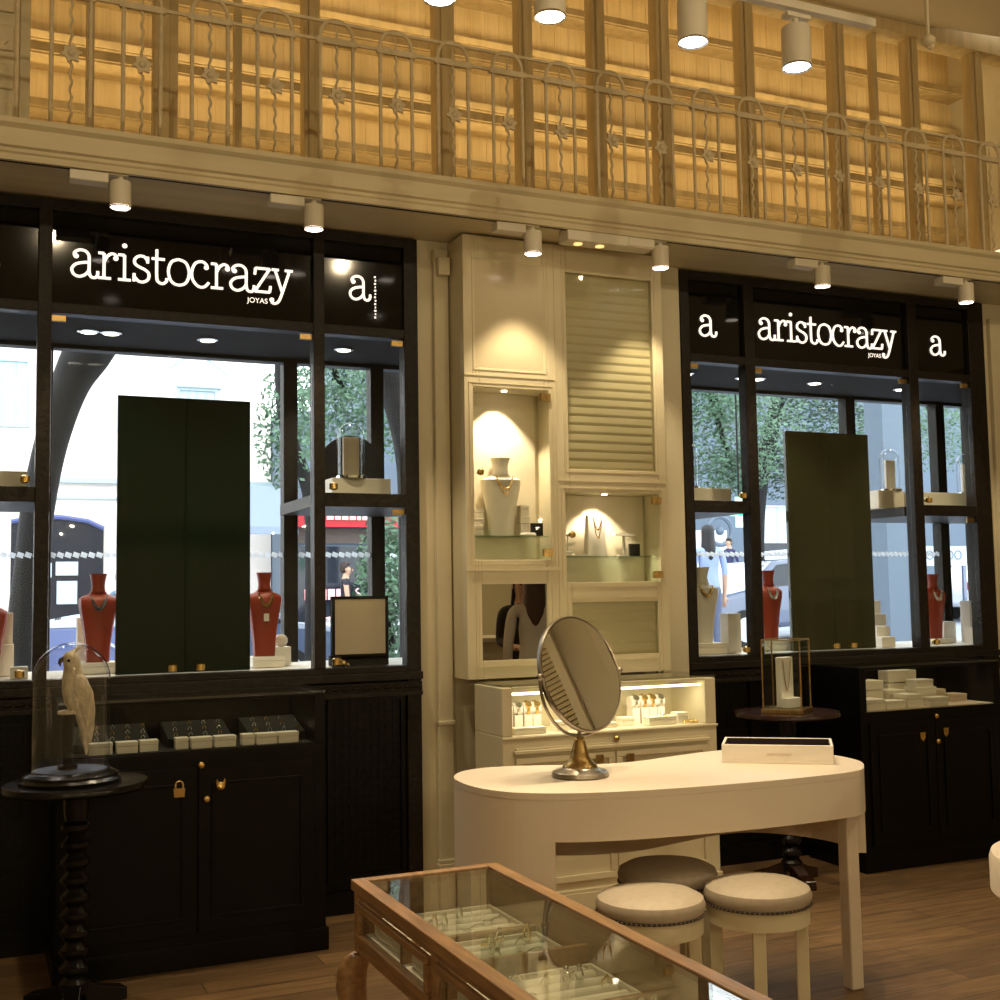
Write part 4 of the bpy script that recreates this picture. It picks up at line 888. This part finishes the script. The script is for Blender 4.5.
for i in range(5):
    yc = TY1 - .16 - i * .272; t = thing('jewellery_tray', 'white jewellery tray under the oak table glass, ' + where[i], 'tray', ((TX0 + TX1) / 2, yc, zf), 0, 'white trays in the oak table')
    b = MB(); b.box(-.155, -.105, 0, .155, .105, .012); b.box(-.155, -.105, .012, .155, -.097, .04); b.box(-.155, .097, .012, .155, .105, .04); b.box(-.155, -.097, .012, -.147, .097, .04); b.box(.147, -.097, .012, .155, .097, .04); b.build('tray_body', 'white', t, bevel=.002)
    b = MB()
    for j in range(4): b.cyl((-.14, -.07 + j * .047, .02), (.14, -.07 + j * .047, .02), .017, .017, 12)
    b.build('pad_rolls', 'bust', t, smooth=True)
    for j in range(11):
        x = random.uniform(-.13, .13); q = random.randrange(4); y = -.07 + q * .047 + random.uniform(-.004, .004); mm = random.choice(('gold', 'silver', 'silver'))
        b = MB()
        if j % 3 == 0: b.ring((x, y, .046), .017, .0022, 'x', 16, 5); b.ball((x, y, .064), .006, n=8)
        elif j % 3 == 1: b.ring((x, y, .04), .011, .002, 'y', 16, 5); b.ball((x, y, .053), .005, n=8)
        else: b.tube([(x + .03 * math.cos(a / 6), y + .012 * math.sin(a / 3), .039) for a in range(19)], .0022, 5)
        b.build('ring' if j % 3 else 'bracelet', mm, t, smooth=True)

# round cream table cut by the right edge, and the counter and people the wall mirror shows
t = thing('round_table', 'round cream table cut off by the right edge of the photo', 'table', (2.62, -3.03, 0))
pc = at(1000, 858, 'z', .80); dirc = Vector((.886, -.464)); cx = pc.x + dirc.x * .30; cy = pc.y + dirc.y * .30; t.location = (cx, cy, 0)
b = MB(); b.lathe([(.30, .70), (.31, .71), (.31, .785), (.305, .80), (.01, .80)], n=64); b.build('table_top', 'desk', t, smooth=True)
b = MB(); b.lathe([(.2, 0), (.2, .02), (.05, .05), (.04, .3), (.045, .70)], n=32); b.build('pedestal', 'desk', t, smooth=True)
t = thing('sales_counter', 'cream sales counter seen only in the wall mirror', 'counter', (4.25, -4.35, 0))
b = MB(); b.box(-.45, -.25, 0, .45, .25, 1.05); b.frame(-.4, .1, .4, .95, .04, .25, .262); b.build('body', 'cream', t); b = MB(); b.box(-.48, -.28, 1.05, .48, .28, 1.09); b.build('counter_top', 'desk', t, bevel=.005)

def skin_body(name, verts, edges, mats_by, parent, sub=2):
    me = bpy.data.meshes.new(name); me.from_pydata([v[:3] for v in verts], edges, []); o = bpy.data.objects.new(name, me); C.objects.link(o)
    md = o.modifiers.new('skin', 'SKIN'); md.use_smooth_shade = True
    for i, v in enumerate(verts):
        r = v[3]; me.skin_vertices[0].data[i].radius = (r if not isinstance(r, tuple) else r[0], r if not isinstance(r, tuple) else r[1])
    me.skin_vertices[0].data[0].use_root = True
    s = o.modifiers.new('sub', 'SUBSURF'); s.levels = sub; s.render_levels = sub
    bpy.context.view_layer.update()
    m2 = bpy.data.meshes.new_from_object(o.evaluated_get(bpy.context.evaluated_depsgraph_get())); bpy.data.objects.remove(o)
    m2.name = name
    m2.materials.clear()
    for m in mats_by[0]: m2.materials.append(m)
    for p in m2.polygons: p.use_smooth = True; p.material_index = mats_by[1](p.center)
    o = bpy.data.objects.new(name, m2); C.objects.link(o); o.parent = parent; return o
def person(label, loc, rotz, h, top, legs, skin=(.60, .36, .25), hair=(.05, .025, .012), longhair=False, arm='down', stride=0., sleeve=.6, lean=0., shoes=(.02, .02, .02), skirt=False, group=None):
    """faces -y before rotation"""
    t = thing('person', label, 'person', loc, rotz, group); k = h / 1.7
    def V(x, y, z, r): 
        y -= lean * max(0, z - .95) if z > .95 else 0
        return (x * k, y * k, z * k, r * k if not isinstance(r, tuple) else (r[0] * k, r[1] * k))
    v = [V(0, 0, .95, (.145, .11)), V(0, .0, 1.10, (.12, .09)), V(0, 0, 1.25, (.145, .10)), V(0, .01, 1.38, (.14, .085)), V(0, .01, 1.455, .055), V(0, -.005, 1.52, .05), V(0, -.015, 1.59, (.078, .092)), V(0, -.01, 1.66, (.065, .078))]
    e = [(0, 1), (1, 2), (2, 3), (3, 4), (4, 5), (5, 6), (6, 7)]
    for s in (-1, 1):
        n = len(v); st = stride * s
        v += [V(s * .085, 0, .86, .088), V(s * .09, -st * .45 - .01, .50, .06), V(s * .09, -st * .8 + (.10 if st < 0 else 0), .28 if st >= 0 else .30, .052), V(s * .09, -st * 1.0 + (.06 if st < 0 else 0), .07, .035), V(s * .10, -st * 1.0 - .13 + (.06 if st < 0 else 0), .035, .03)]
        e += [(0, n), (n, n + 1), (n + 1, n + 2), (n + 2, n + 3), (n + 3, n + 4)]
        n = len(v)
        if arm == 'forward' or (arm == 'phone' and s < 0): pts = [(s * .17, .01, 1.40, .052), (s * .205, -.03, 1.14, .042), (s * .15, -.25, 1.10, .033), (s * .12, -.33, 1.10, .026)]; hd = Vector((-.1 * s, -.9, -.1))
        elif arm == 'up' : pts = [(s * .17, .01, 1.40, .052), (s * .20, -.06, 1.15, .042), (s * .10, -.20, 1.28, .033), (s * .06, -.22, 1.36, .026)]; hd = Vector((-.2 * s, -.1, .9))
        else: pts = [(s * .17, .01, 1.40, .052), (s * .21, .02 + st * .2, 1.13, .042), (s * .215, -.03 + st * .4, .90, .032), (s * .215, -.05 + st * .45, .83, .026)]; hd = Vector((0, -.1, -.95))
        v += [V(*p) for p in pts]; e += [(3, n), (n, n + 1), (n + 1, n + 2), (n + 2, n + 3)]
        hd.normalize(); wr = Vector(pts[-1][:3]); side = Vector((1, 0, 0)) if abs(hd.x) < .8 else Vector((0, 1, 0))
        side = (side - hd * side.dot(hd)).normalized(); pn = hd.cross(side)
        palm = wr + hd * .055; n2 = len(v); v.append(V(*palm, (.034, .02))); e.append((n + 3, n2))
        for q, (o_, ln) in enumerate(((-.026, .062), (-.009, .072), (.009, .068), (.026, .052))):
            m_ = len(v); a_ = palm + hd * .035 + side * o_; v += [V(*a_, .0095), V(*(a_ + hd * ln * .6 + pn * .012), .0085), V(*(a_ + hd * ln * .85 + pn * .03), .007)]; e += [(n2, m_), (m_, m_ + 1), (m_ + 1, m_ + 2)]
        m_ = len(v); v += [V(*(wr + hd * .03 - side * s * -.032), .011), V(*(wr + hd * .075 - side * s * -.055 + pn * .01), .009)]; e += [(n2, m_), (m_, m_ + 1)]
    mt = [mat('skin tone', skin, .5), mat('top cloth', top, .8), mat('leg cloth', legs, .8), mat('shoe', shoes, .5)]
    def pick(c):
        z = c.z / k; ax = abs(c.x / k)
        if z < .075: return 3
        if z < .93 and ax < .185: return 2
        if z > 1.455: return 0
        if arm == 'down' and ax > .17 and z < 1.40 - .5 * sleeve: return 0
        if arm != 'down' and c.y / k < -.24 and z > 1.0: return 0
        return 1
    body = skin_body('body', v, e, (mt, pick), t)
    hm = mat('hair', hair, .6, var=.4, vscale=20, vstretch=(8, 8, 1))
    hc = Vector((0, -lean * .65 * k, 0))
    b = MB(); n = 20; rr = []
    zs = [1.735, 1.725, 1.70, 1.665, 1.62] + ([1.56, 1.48, 1.38, 1.28, 1.20] if longhair else [1.575, 1.54])
    rs = [.015, .055, .080, .090, .092] + ([.092, .10, .105, .085, .03] if longhair else [.080, .05])
    for z, r in zip(zs, rs):
        ring = []
        for i in range(n):
            a = 2 * PI * i / n; y = math.sin(a) * r * 1.1; x = math.cos(a) * r * .92
            if y < 0 and z < 1.685: y = max(y, -.022 if z > 1.6 else .012)         # open at the face
            ring.append(Vector((x * k, (y + .004) * k, z * k)) + hc)
        rr.append(ring)
    b.loft(rr); b.build('hair', hm, t, smooth=True)
    b = MB(); b.tube([(0, (-.092) * k, 1.625 * k), (0, (-.118) * k, 1.588 * k), (0, (-.100) * k, 1.578 * k)], [.007 * k, .012 * k, .008 * k], 8); o = b.build('nose', mt[0], body, smooth=True); o.location = hc
    for s in (-1, 1):
        b = MB(); b.ball((s * .030 * k, -.090 * k, 1.620 * k), .011 * k, n=8); o = b.build('eye', 'fabricblack', body, smooth=True); o.location = hc
        b = MB(); b.ball((s * .082 * k, -.0 * k, 1.605 * k), .024 * k, (.4, .7, 1.2), n=8); o = b.build('ear', mt[0], body, smooth=True); o.location = hc
    b = MB(); b.tube([(-.024 * k, -.092 * k, 1.553 * k), (0, -.101 * k, 1.551 * k), (.024 * k, -.092 * k, 1.553 * k)], .006 * k, 6); o = b.build('mouth', mat('lips', (.4, .12, .10), .5), body, smooth=True); o.location = hc
    if skirt:
        b = MB(); b.lathe([(.13 * k, 1.0 * k), (.16 * k, .9 * k), (.2 * k, .55 * k), (.195 * k, .55 * k)], n=24, sy=.8); b.build('skirt', mat('skirt cloth', legs, .8), t, smooth=True)
    return t
person('person with long brown hair in a beige top, back turned, seen in the wall mirror', (3.72, -2.75, 0), rad(205 - 180), 1.62, (.50, .43, .34), (.05, .05, .07), hair=(.06, .022, .010), longhair=True, sleeve=1.4)
person('person in dark clothes leaning on the cream counter, seen in the wall mirror', (4.02, -3.62, 0), rad(180 + 10), 1.60, (.03, .022, .018), (.02, .02, .02), hair=(.03, .015, .01), longhair=True, arm='forward', sleeve=2)
# panelling on the side wall that the mirrors show
b = MB(); b.box(XR - .05, -8.5, .12, XR - .0, -.6, .2); struct('trim_40', b, 'cream')
for i, y in enumerate((-1.2, -2.3, -3.4, -4.5, -5.6, -6.7)):
    t = thing('wall_panel', 'cream framed wall panel with straw ribbed blind, panel %s along the right side wall' % ['nearest the shopfronts', 'second from the shopfronts', 'third from the shopfronts', 'fourth from the shopfronts', 'fifth from the shopfronts', 'furthest from the shopfronts'][i], 'panel', (XR - .03, y, 0), 0, 'ribbed panels on the right side wall')
    for z0, z1 in ((.35, 1.35), (1.6, 3.0)):
        b = MB()
        for q in range(int((z1 - z0) / .04)): b.box(-.015, -.33, z0 + q * .04, 0, .33, z0 + q * .04 + .03)
        b.build('ribbed_blind', 'flute', t)
        b = MB(); b.box(-.04, -.40, z0 - .07, .02, .40, z0); b.box(-.04, -.40, z1, .02, .40, z1 + .07); b.box(-.04, -.40, z0, .02, -.33, z1); b.box(-.04, .33, z0, .02, .40, z1); b.build('panel_frame', 'cream', t)
# ================================================================ the street outside
GZ = -.4
def gz(x): return .05 + .055 * x
M.update(
    bld=mat('pale stucco', (.90, .80, .73), .8, var=.05, vscale=.6),
    bld2=mat('white stone', (.80, .80, .80), .8, var=.08, vscale=.8),
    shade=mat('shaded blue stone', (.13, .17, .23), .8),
    darkdoor=mat('dark painted door', (.005, .005, .014), .5),
    winblue=mat('pale curtained window', (.55, .66, .75), .4),
    trim=mat('pale blue stone trim', (.42, .52, .56), .7),
    bark=mat('dark bark', (.009, .008, .010), .9, var=.5, vscale=6, vstretch=(4, 4, .6), bump=.8, bscale=8),
    pave=mat('pale paving', (.30, .33, .40), .8, var=.1, vscale=2),
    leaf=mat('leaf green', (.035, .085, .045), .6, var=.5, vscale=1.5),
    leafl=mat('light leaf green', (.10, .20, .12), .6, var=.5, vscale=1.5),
    redsign=mat('red sign', (.55, .015, .03), .5),
    carw=mat('white car paint', (.75, .78, .85), .15, coat=1),
    carb=mat('blue grey car paint', (.10, .13, .22), .15, coat=1),
    carglass=mat('car window', (.02, .025, .04), .05),
    tyre=mat('tyre rubber', (.01, .01, .01), .8),
    awn=mat('grey blue awning', (.22, .27, .38), .8),
    bin=mat('blue container', (.16, .20, .42), .6),
    tile=mat('shop interior brown', (.12, .09, .08), .7),
)
b = MB(); b.prism([(-14, gz(-14)), (44, gz(44)), (44, -1.4), (-14, -1.4)], .765, 45, 'y'); struct('ground', b, 'pave')
def building(label, x0, x1, y, z1, m, extra=None, depth=4):
    t = thing('building', label, 'building', (x0, y, GZ)); b = MB(); b.box(0, 0, 0, x1 - x0, depth, z1 - GZ); b.build('wall', m, t); return t
def win(t, x0, x1, z0, z1, m='winblue', bars=2, nm='window'):
    lx, lz = t.location.x, t.location.z
    b = MB(); b.frame(x0 - lx - .06, z0 - lz - .06, x1 - lx + .06, z1 - lz + .06, .06, -.06, 0)
    for i in range(1, bars + 1): xx = x0 - lx + (x1 - x0) * i / (bars + 1); b.box(xx - .03, -.03, z0 - lz, xx + .03, 0, z1 - lz)
    w = b.build(nm, 'trim', t); b = MB(); b.box(x0 - lx, -.015, z0 - lz, x1 - lx, -.005, z1 - lz); b.build('pane', m, w); return w
A = building('tall pale building with an arched dark doorway seen through the left window', -7, 4.72, 15, 12, 'bld')
lx = A.location.x; lz = GZ
pts = [(.55, .1), (1.95, .1), (1.95, 2.62), (1.7, 2.74), (1.3, 2.80), (.9, 2.80), (.55, 2.72)]
b = MB(); b.prism([(x - lx, z - lz) for x, z in pts], -.05, 0, 'y'); dr = b.build('doorway', 'darkdoor', A)
b = MB(); b.tube([(x - lx, -.06, z - lz) for x, z in pts[2:]] , .04, 6); b.build('door_arch', mat('arch edge', (.10, .12, .3), .6), dr)
for x0, x1, z0, z1 in ((1.0, 1.16, 1.83, 2.06), (1.22, 1.56, 1.86, 2.08), (1.0, 1.14, 1.4, 1.77), (1.24, 1.55, 1.4, 1.77)):
    b = MB(); b.box(x0 - lx, -.07, z0 - lz, x1 - lx, -.05, z1 - lz); b.build('pane', 'winblue', dr)
win(A, 3.16, 3.74, 4.35, 4.98, bars=3); win(A, .2, .75, 4.3, 5.3); win(A, -1.5, -.9, 4.3, 5.3)
b = MB(); b.tube([(2.95 - lx, -.05, 5.33 - lz), (3.43 - lx, -.05, 5.66 - lz), (3.98 - lx, -.05, 5.28 - lz)], .022, 6); b.box(3.1 - lx, -.1, 5.03 - lz, 3.85 - lx, 0, 5.07 - lz); b.build('pediment', 'trim', A)
b = MB(); b.box(0, -.12, 3.36 - lz, 4.72 - lx, 0, 3.44 - lz); b.box(0, -.05, 3.10 - lz, 4.72 - lx, 0, 3.13 - lz); b.build('cornice', 'trim', A)
t = thing('awning', 'sloping grey blue awning left of the red shop', 'awning', (3.72, 13.6, 2.45)); b = MB(); b.prism([(0, .85), (0, .80), (-.9, 0), (-1.0, 0), (-.95, .12)], 0, 1.0, 'x'); b.build('canopy', 'awn', t); t.location.y = 14.1
# red sign shop
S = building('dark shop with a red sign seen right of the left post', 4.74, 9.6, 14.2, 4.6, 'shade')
lx = S.location.x
b = MB(); b.box(.0, -.25, 2.62 - lz, 3.6, -.02, 3.04 - lz); sgn = b.build('red_sign', 'redsign', S)
b = MB(); x = .15; random.seed(3)
while x < 2.3:
    ww = random.uniform(.07, .16); b.box(x, -.28, 2.90 - lz, x + ww, -.25, 2.98 - lz); x += ww + .035
x = .45
while x < 1.6:
    ww = random.uniform(.06, .12); b.box(x, -.28, 2.74 - lz, x + ww, -.25, 2.83 - lz); x += ww + .03
b.box(2.9, -.28, 2.80 - lz, 3.15, -.25, 2.99 - lz); b.build('sign_marks', 'white', sgn)
b = MB(); b.box(.0, -.04, 2.35 - lz, 4.6, 0, 2.60 - lz); b.build('brown_fascia', 'tile', S)
b = MB(); b.box(.1, -.03, .05, 4.5, 0, 2.3 - lz); b.build('shop_glass', 'carglass', S)
b = MB(); b.box(1.75, -.08, 1.88 - lz, 2.35, -.03, 2.2 - lz); b.build('lit_screen', emis('screen glow', (.35, .8, .85), 1.0), S)
b = MB(); random.seed(5); x = .35
while x < 1.15: ww = random.uniform(.06, .12); b.box(x, -.07, 1.40 - lz, x + ww, -.04, 1.58 - lz); x += ww + .03
b.build('red_neon', emis('red neon', (1, .05, .08), 1.2), S)
text_mesh('red_neon_letter', 'S', .26, emis('red neon s', (1, .05, .08), 1.2), S, (1.28, -.06, 1.49 - lz))
# right hand buildings
Bd = building('bright white building at the end of the side street seen in the right window', 10, 22.5, 27, 3.4, 'bld2')
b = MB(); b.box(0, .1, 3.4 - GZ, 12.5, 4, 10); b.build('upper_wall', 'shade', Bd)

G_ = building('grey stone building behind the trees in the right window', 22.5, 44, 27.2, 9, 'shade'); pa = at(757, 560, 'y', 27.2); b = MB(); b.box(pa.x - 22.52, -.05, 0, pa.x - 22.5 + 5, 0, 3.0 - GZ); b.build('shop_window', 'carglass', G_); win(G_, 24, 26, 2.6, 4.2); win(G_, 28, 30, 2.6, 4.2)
b = MB(); b.ring((0, 0, 0), .45, .08, 'y', 24, 6); b.ball((0, 0, 0), .14); one(b, 'round_sign', 'shade', 'round wall emblem on the bright white building', 'sign', tuple(at(720, 531, 'y', 26.4)), smooth=True)
p = at(742, 512, 'y', 5.0); t = thing('green_cross', 'glowing green sign behind the left post of the right window', 'sign', p); b = MB(); b.box(-.05, 0, -.16, .05, .05, .16); b.box(-.12, .0, -.04, .12, .05, .06); b.build('cross_shape', emis('green neon', (.02, 1, .4), 1.2), t)
b = MB(); b.cyl((0, .05, 0), (0, .05, 1.4), .01, .01, 8); b.build('hanger', 'bark', t)
# pillar
b = MB(); b.box(-.13, -.13, 0, .13, .13, 5); b.box(-.17, -.17, 0, .17, .17, .3); p = at(889, 560, 'y', 4.0); one(b, 'street_pillar', 'shade', 'blue grey square pillar right of the olive panel', 'pillar', (p.x, p.y, gz(p.x) - .01))
# banner
p = at(922, 557, 'y', 8.0); p2 = at(952, 557, 'y', 8.0); t = thing('banner', 'white banner with dark round letters in the far right bay', 'banner', (p.x, p.y, p.z)); b = MB(); L_ = p2.x - p.x + .3; b.box(0, 0, -.13, L_, .05, .16); b.build('banner_board', mat('banner white', (.5, .62, .68), .8), t)
text_mesh('lettering', 'NOO OO', .2, 'carb', t, (L_ / 2 - .1, -.01, .02)); 
b = MB(); b.box(0.02, .01, gz(p.x) - p.z - .02, .08, .05, -.13); b.box(L_ - .08, .01, gz(p.x) - p.z - .02, L_ - .02, .05, -.13); b.build('banner_post', 'carb', t)
# ---------------------------------------------------------------- trees
def leaves(b, c, r, n, s):
    for _ in range(n):
        d = Vector((random.gauss(0, 1), random.gauss(0, 1), random.gauss(0, 1))).normalized() * (random.random() ** .45)
        p = Vector(c) + Vector((d.x * r[0], d.y * r[1], d.z * r[2]))
        u = Vector((random.gauss(0, 1), random.gauss(0, 1), random.gauss(0, 1))).normalized(); v = u.orthogonal().normalized(); k = s * random.uniform(.6, 1.3)
        b.face([b.bm.verts.new(p + u * k), b.bm.verts.new(p + v * k * .5), b.bm.verts.new(p - u * k), b.bm.verts.new(p - v * k * .5)])
def tree(label, pts, blobs, leafm='leaf', seed=1, group='street trees outside the windows'):
    random.seed(seed); base = Vector((pts[0][0], pts[0][1], gz(pts[0][0]))); pts[0] = (pts[0][0], pts[0][1], base.z, pts[0][3]); t = thing('street_tree', label, 'tree', base, 0, group)
    P = smoothpts([Vector(p[:3]) - base for p in pts], 5); Rr = smoothpts([(p[3], 0, 0) for p in pts], 5)
    b = MB(); b.tube(P, [r.x for r in Rr], 12); b.build('trunk', 'bark', t, smooth=True)
    if blobs:
        b = MB(); bb = MB(); top = P[-1]
        for c, r, n in blobs:
            leaves(b, Vector(c) - base, r, int(n * 1.6), .042); bb.tube(smoothpts([top, (top + Vector(c) - base) / 2 + Vector((0, 0, .1)), Vector(c) - base], 4), [.04] * 8 + [.015], 6)
        bb.build('branch', 'bark', t, smooth=True)
        o = b.build('foliage', leafm, t); o['kind'] = 'stuff'
    return t
def q(px, py, y): v = at(px, py, 'y', y); return (v.x, v.y, v.z)
def trunk(y, L): return [(*q(px, py, y), r) for px, py, r in L]
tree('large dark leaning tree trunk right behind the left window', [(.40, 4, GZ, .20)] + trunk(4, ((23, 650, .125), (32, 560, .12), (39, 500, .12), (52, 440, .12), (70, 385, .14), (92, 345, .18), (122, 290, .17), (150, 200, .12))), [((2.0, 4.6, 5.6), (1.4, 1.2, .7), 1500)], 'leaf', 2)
tree('slim dark trunk seen beside the middle outer post of the left window', [(*q(312, 640, 8)[:2], GZ, .10)] + trunk(8, ((312, 560, .08), (308, 490, .08), (290, 440, .09), (283, 400, .08), (280, 345, .07), (279, 290, .06))), [(q(290, 430, 8.2), (.45, .5, .8), 700), (q(345, 392, 9), (1.0, .8, .95), 2600), (q(392, 395, 9.5), (.6, .6, .9), 900)], 'leafl', 4)
tree('dark leaning trunk in the upper right bay of the left window', [(*q(412, 600, 5)[:2], GZ, .12)] + trunk(5, ((411, 520, .12), (407, 450, .12), (396, 400, .13), (386, 362, .15), (372, 310, .14))), [(q(330, 300, 5.2), (1, .8, .4), 500)], 'leaf', 6)
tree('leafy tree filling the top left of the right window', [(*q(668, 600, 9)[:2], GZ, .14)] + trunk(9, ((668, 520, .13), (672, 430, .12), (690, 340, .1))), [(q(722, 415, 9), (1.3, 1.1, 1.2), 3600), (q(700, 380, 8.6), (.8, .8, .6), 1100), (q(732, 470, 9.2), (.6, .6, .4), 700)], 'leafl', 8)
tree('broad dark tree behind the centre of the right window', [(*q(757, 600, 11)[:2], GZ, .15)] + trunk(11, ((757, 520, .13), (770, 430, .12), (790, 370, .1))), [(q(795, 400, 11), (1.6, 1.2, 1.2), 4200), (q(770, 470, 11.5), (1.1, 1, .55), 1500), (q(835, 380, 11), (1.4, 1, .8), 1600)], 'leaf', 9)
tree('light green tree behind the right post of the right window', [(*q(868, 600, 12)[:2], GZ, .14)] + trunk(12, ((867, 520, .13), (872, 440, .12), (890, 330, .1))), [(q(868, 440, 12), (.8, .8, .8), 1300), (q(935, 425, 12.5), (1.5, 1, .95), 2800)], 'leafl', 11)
tree('dark tree trunk leaning across the top of the right window', [(*q(905, 640, 5)[:2], GZ, .10)] + trunk(5, ((902, 560, .07), (899, 480, .07), (890, 430, .09), (880, 390, .12), (868, 330, .14))), None, 'leaf', 12)
# hedge
t = thing('hedge', 'green clipped shrub low in the right bay of the left window', 'shrub', (*q(390, 560, 8)[:2], gz(q(390, 560, 8)[0]))); random.seed(14); b = MB(); leaves(b, (0, 0, 1.15), (.45, .4, 1.15), 2600, .05); o = b.build('foliage', 'leafl', t); o['kind'] = 'stuff'; b = MB(); b.cyl((0, 0, 0), (0, 0, 1.1), .05, .03); b.build('stem', 'bark', t)
# container with scribble
p = at(42, 640, 'y', 7); t = thing('street_container', 'blue street container with a white lid and painted scribble seen through the left window', 'container', (p.x, 7, gz(p.x) - .0)); b = MB(); b.box(0, 0, .04, 1.35, .9, 1.10); b.build('container_body', 'bin', t, bevel=.02)
b = MB(); b.loft([[Vector((x, y, 1.10 + z)) for y in (0, .9)][:1] + [Vector((x, .9, 1.10 + z))] + [Vector((x, .9, 1.10)), Vector((x, 0, 1.10))] for x, z in ((0, .05), (.25, .10), (.5, .14), (.8, .07), (1.1, .13), (1.35, .06))]); b.build('lid', 'carw', t, bevel=.01)
b = MB(); random.seed(21)
for cx_, cz_ in ((.45, .42), (.52, .25), (.70, .45), (.85, .40), (.98, .42)): b.tube(smoothpts([(cx_ + random.uniform(-.07, .07), -.012, cz_ + .42 + random.uniform(-.07, .07)) for _ in range(6)], 4), .011, 6)
b.build('scribble', 'carw', t)
# cars
def car(label, loc, rotz, m, s=1.0):
    t = thing('car', label, 'car', loc, rotz, 'cars in the street'); b = MB()
    prof = [(-2.05, .30), (-2.1, .62), (-1.95, .85), (-1.2, .95), (-.65, 1.38), (.75, 1.42), (1.45, 1.0), (2.0, .90), (2.1, .6), (2.05, .30)]
    b.prism([(x * s, z * s) for x, z in prof], -.82 * s, .82 * s, 'y'); b.build('car_body', m, t, bevel=.08, smooth=True)
    for ys in (-.825, .815):
        b = MB(); b.prism([(x * s, z * s) for x, z in ((-1.05, .97), (-.6, 1.32), (0, 1.35), (0, .97))], ys * s, (ys + .012) * s, 'y'); b.build('side_window', 'carglass', t)
        b = MB(); b.prism([(x * s, z * s) for x, z in ((.06, .97), (.06, 1.35), (.72, 1.35), (1.3, 1.0))], ys * s, (ys + .012) * s, 'y'); b.build('side_window', 'carglass', t)
    for x in (-1.3, 1.3):
        for y in (-.74, .74):
            b = MB(); b.cyl((x * s, (y - .1) * s, .32 * s), (x * s, (y + .1) * s, .32 * s), .32 * s, .32 * s, 24); w_ = b.build('wheel', 'tyre', t, smooth=True)
            b = MB(); b.cyl((x * s, (y - .108 if y < 0 else y + .098) * s, .32 * s), (x * s, (y - .098 if y < 0 else y + .108) * s, .32 * s), .2 * s, .2 * s, 20)
            b.build('hub_cap', 'silver', w_, smooth=True)
    for x, mm in ((-2.07, 'redsign'), (2.07, 'white')):
        for y in (-.6, .6): b = MB(); b.box((x - .05) * s, (y - .14) * s, .62 * s, (x + .05) * s, (y + .14) * s, .76 * s); b.build('car_light', mm, t, bevel=.02)
    return t
def gcar(label, x, y, m, sc_=.95): car(label, (x, y, gz(x) - .02), 0, m, sc_).rotation_euler.y = -math.atan(.055)
gcar('dark blue car parked behind the right red bust of the left window', q(268, 640, 10)[0] - 1.0, 10.2, 'carb', .9)
gcar('bright white car behind the framed board of the left window', q(384, 630, 8)[0] + 2.2, 11.6, 'carw', .95)
p = at(783, 600, 'y', 15.0); gcar('white car with a spoked wheel left of the olive panel', p.x + 1.3, 15.8, 'carw', 1.0)
p = at(905, 615, 'y', 9.0); gcar('blue grey car low between olive panel and last post', p.x - 1.9, 9.6, 'carb', .9)
p = at(940, 600, 'y', 9.0); gcar('white car seen past the far right red bust', p.x + 2.6, 9.6, 'carw', .9)
# people in the street
def gp(px, y): v = at(px, 580, 'y', y); return (v.x, y, gz(v.x))
person('person with short dark hair and a sleeveless dark top walking past the red shop', gp(346, 13.2), rad(75), 1.62, (.015, .015, .03), (.03, .03, .06), hair=(.03, .012, .01), sleeve=.1, stride=.2)
person('person with dark hair in a pale blue shirt close outside the right window', gp(709, 7.6), rad(165), 1.74, (.30, .38, .62), (.10, .12, .2), hair=(.012, .01, .015), longhair=True)
person('person in dark blue clothes striding away behind the pale blue shirt', gp(730, 21), rad(-80), 1.75, (.03, .035, .10), (.03, .035, .09), hair=(.02, .015, .015), stride=.32)
person('person in blue grey standing by the dark green panel', gp(122, 12), rad(40), 1.68, (.10, .16, .24), (.05, .07, .12), hair=(.02, .02, .02))

# ================================================================ world and room light
wd = bpy.data.worlds.new('world'); bpy.context.scene.world = wd; wd.use_nodes = True
bg = wd.node_tree.nodes['Background']; bg.inputs[0].default_value = (.93, .95, 1.0, 1); bg.inputs[1].default_value = 4.8
sc = bpy.context.scene
sc.view_settings.view_transform = 'Standard'; sc.view_settings.look = 'None'; sc.view_settings.exposure = 0; sc.view_settings.gamma = 1; sc.view_settings.use_curve_mapping = False
sc.cycles.use_denoising = True; sc.cycles.max_bounces = 10; sc.cycles.transparent_max_bounces = 24; sc.cycles.glossy_bounces = 5; sc.cycles.caustics_reflective = False; sc.cycles.caustics_refractive = False
sc.cycles.sample_clamp_indirect = 4
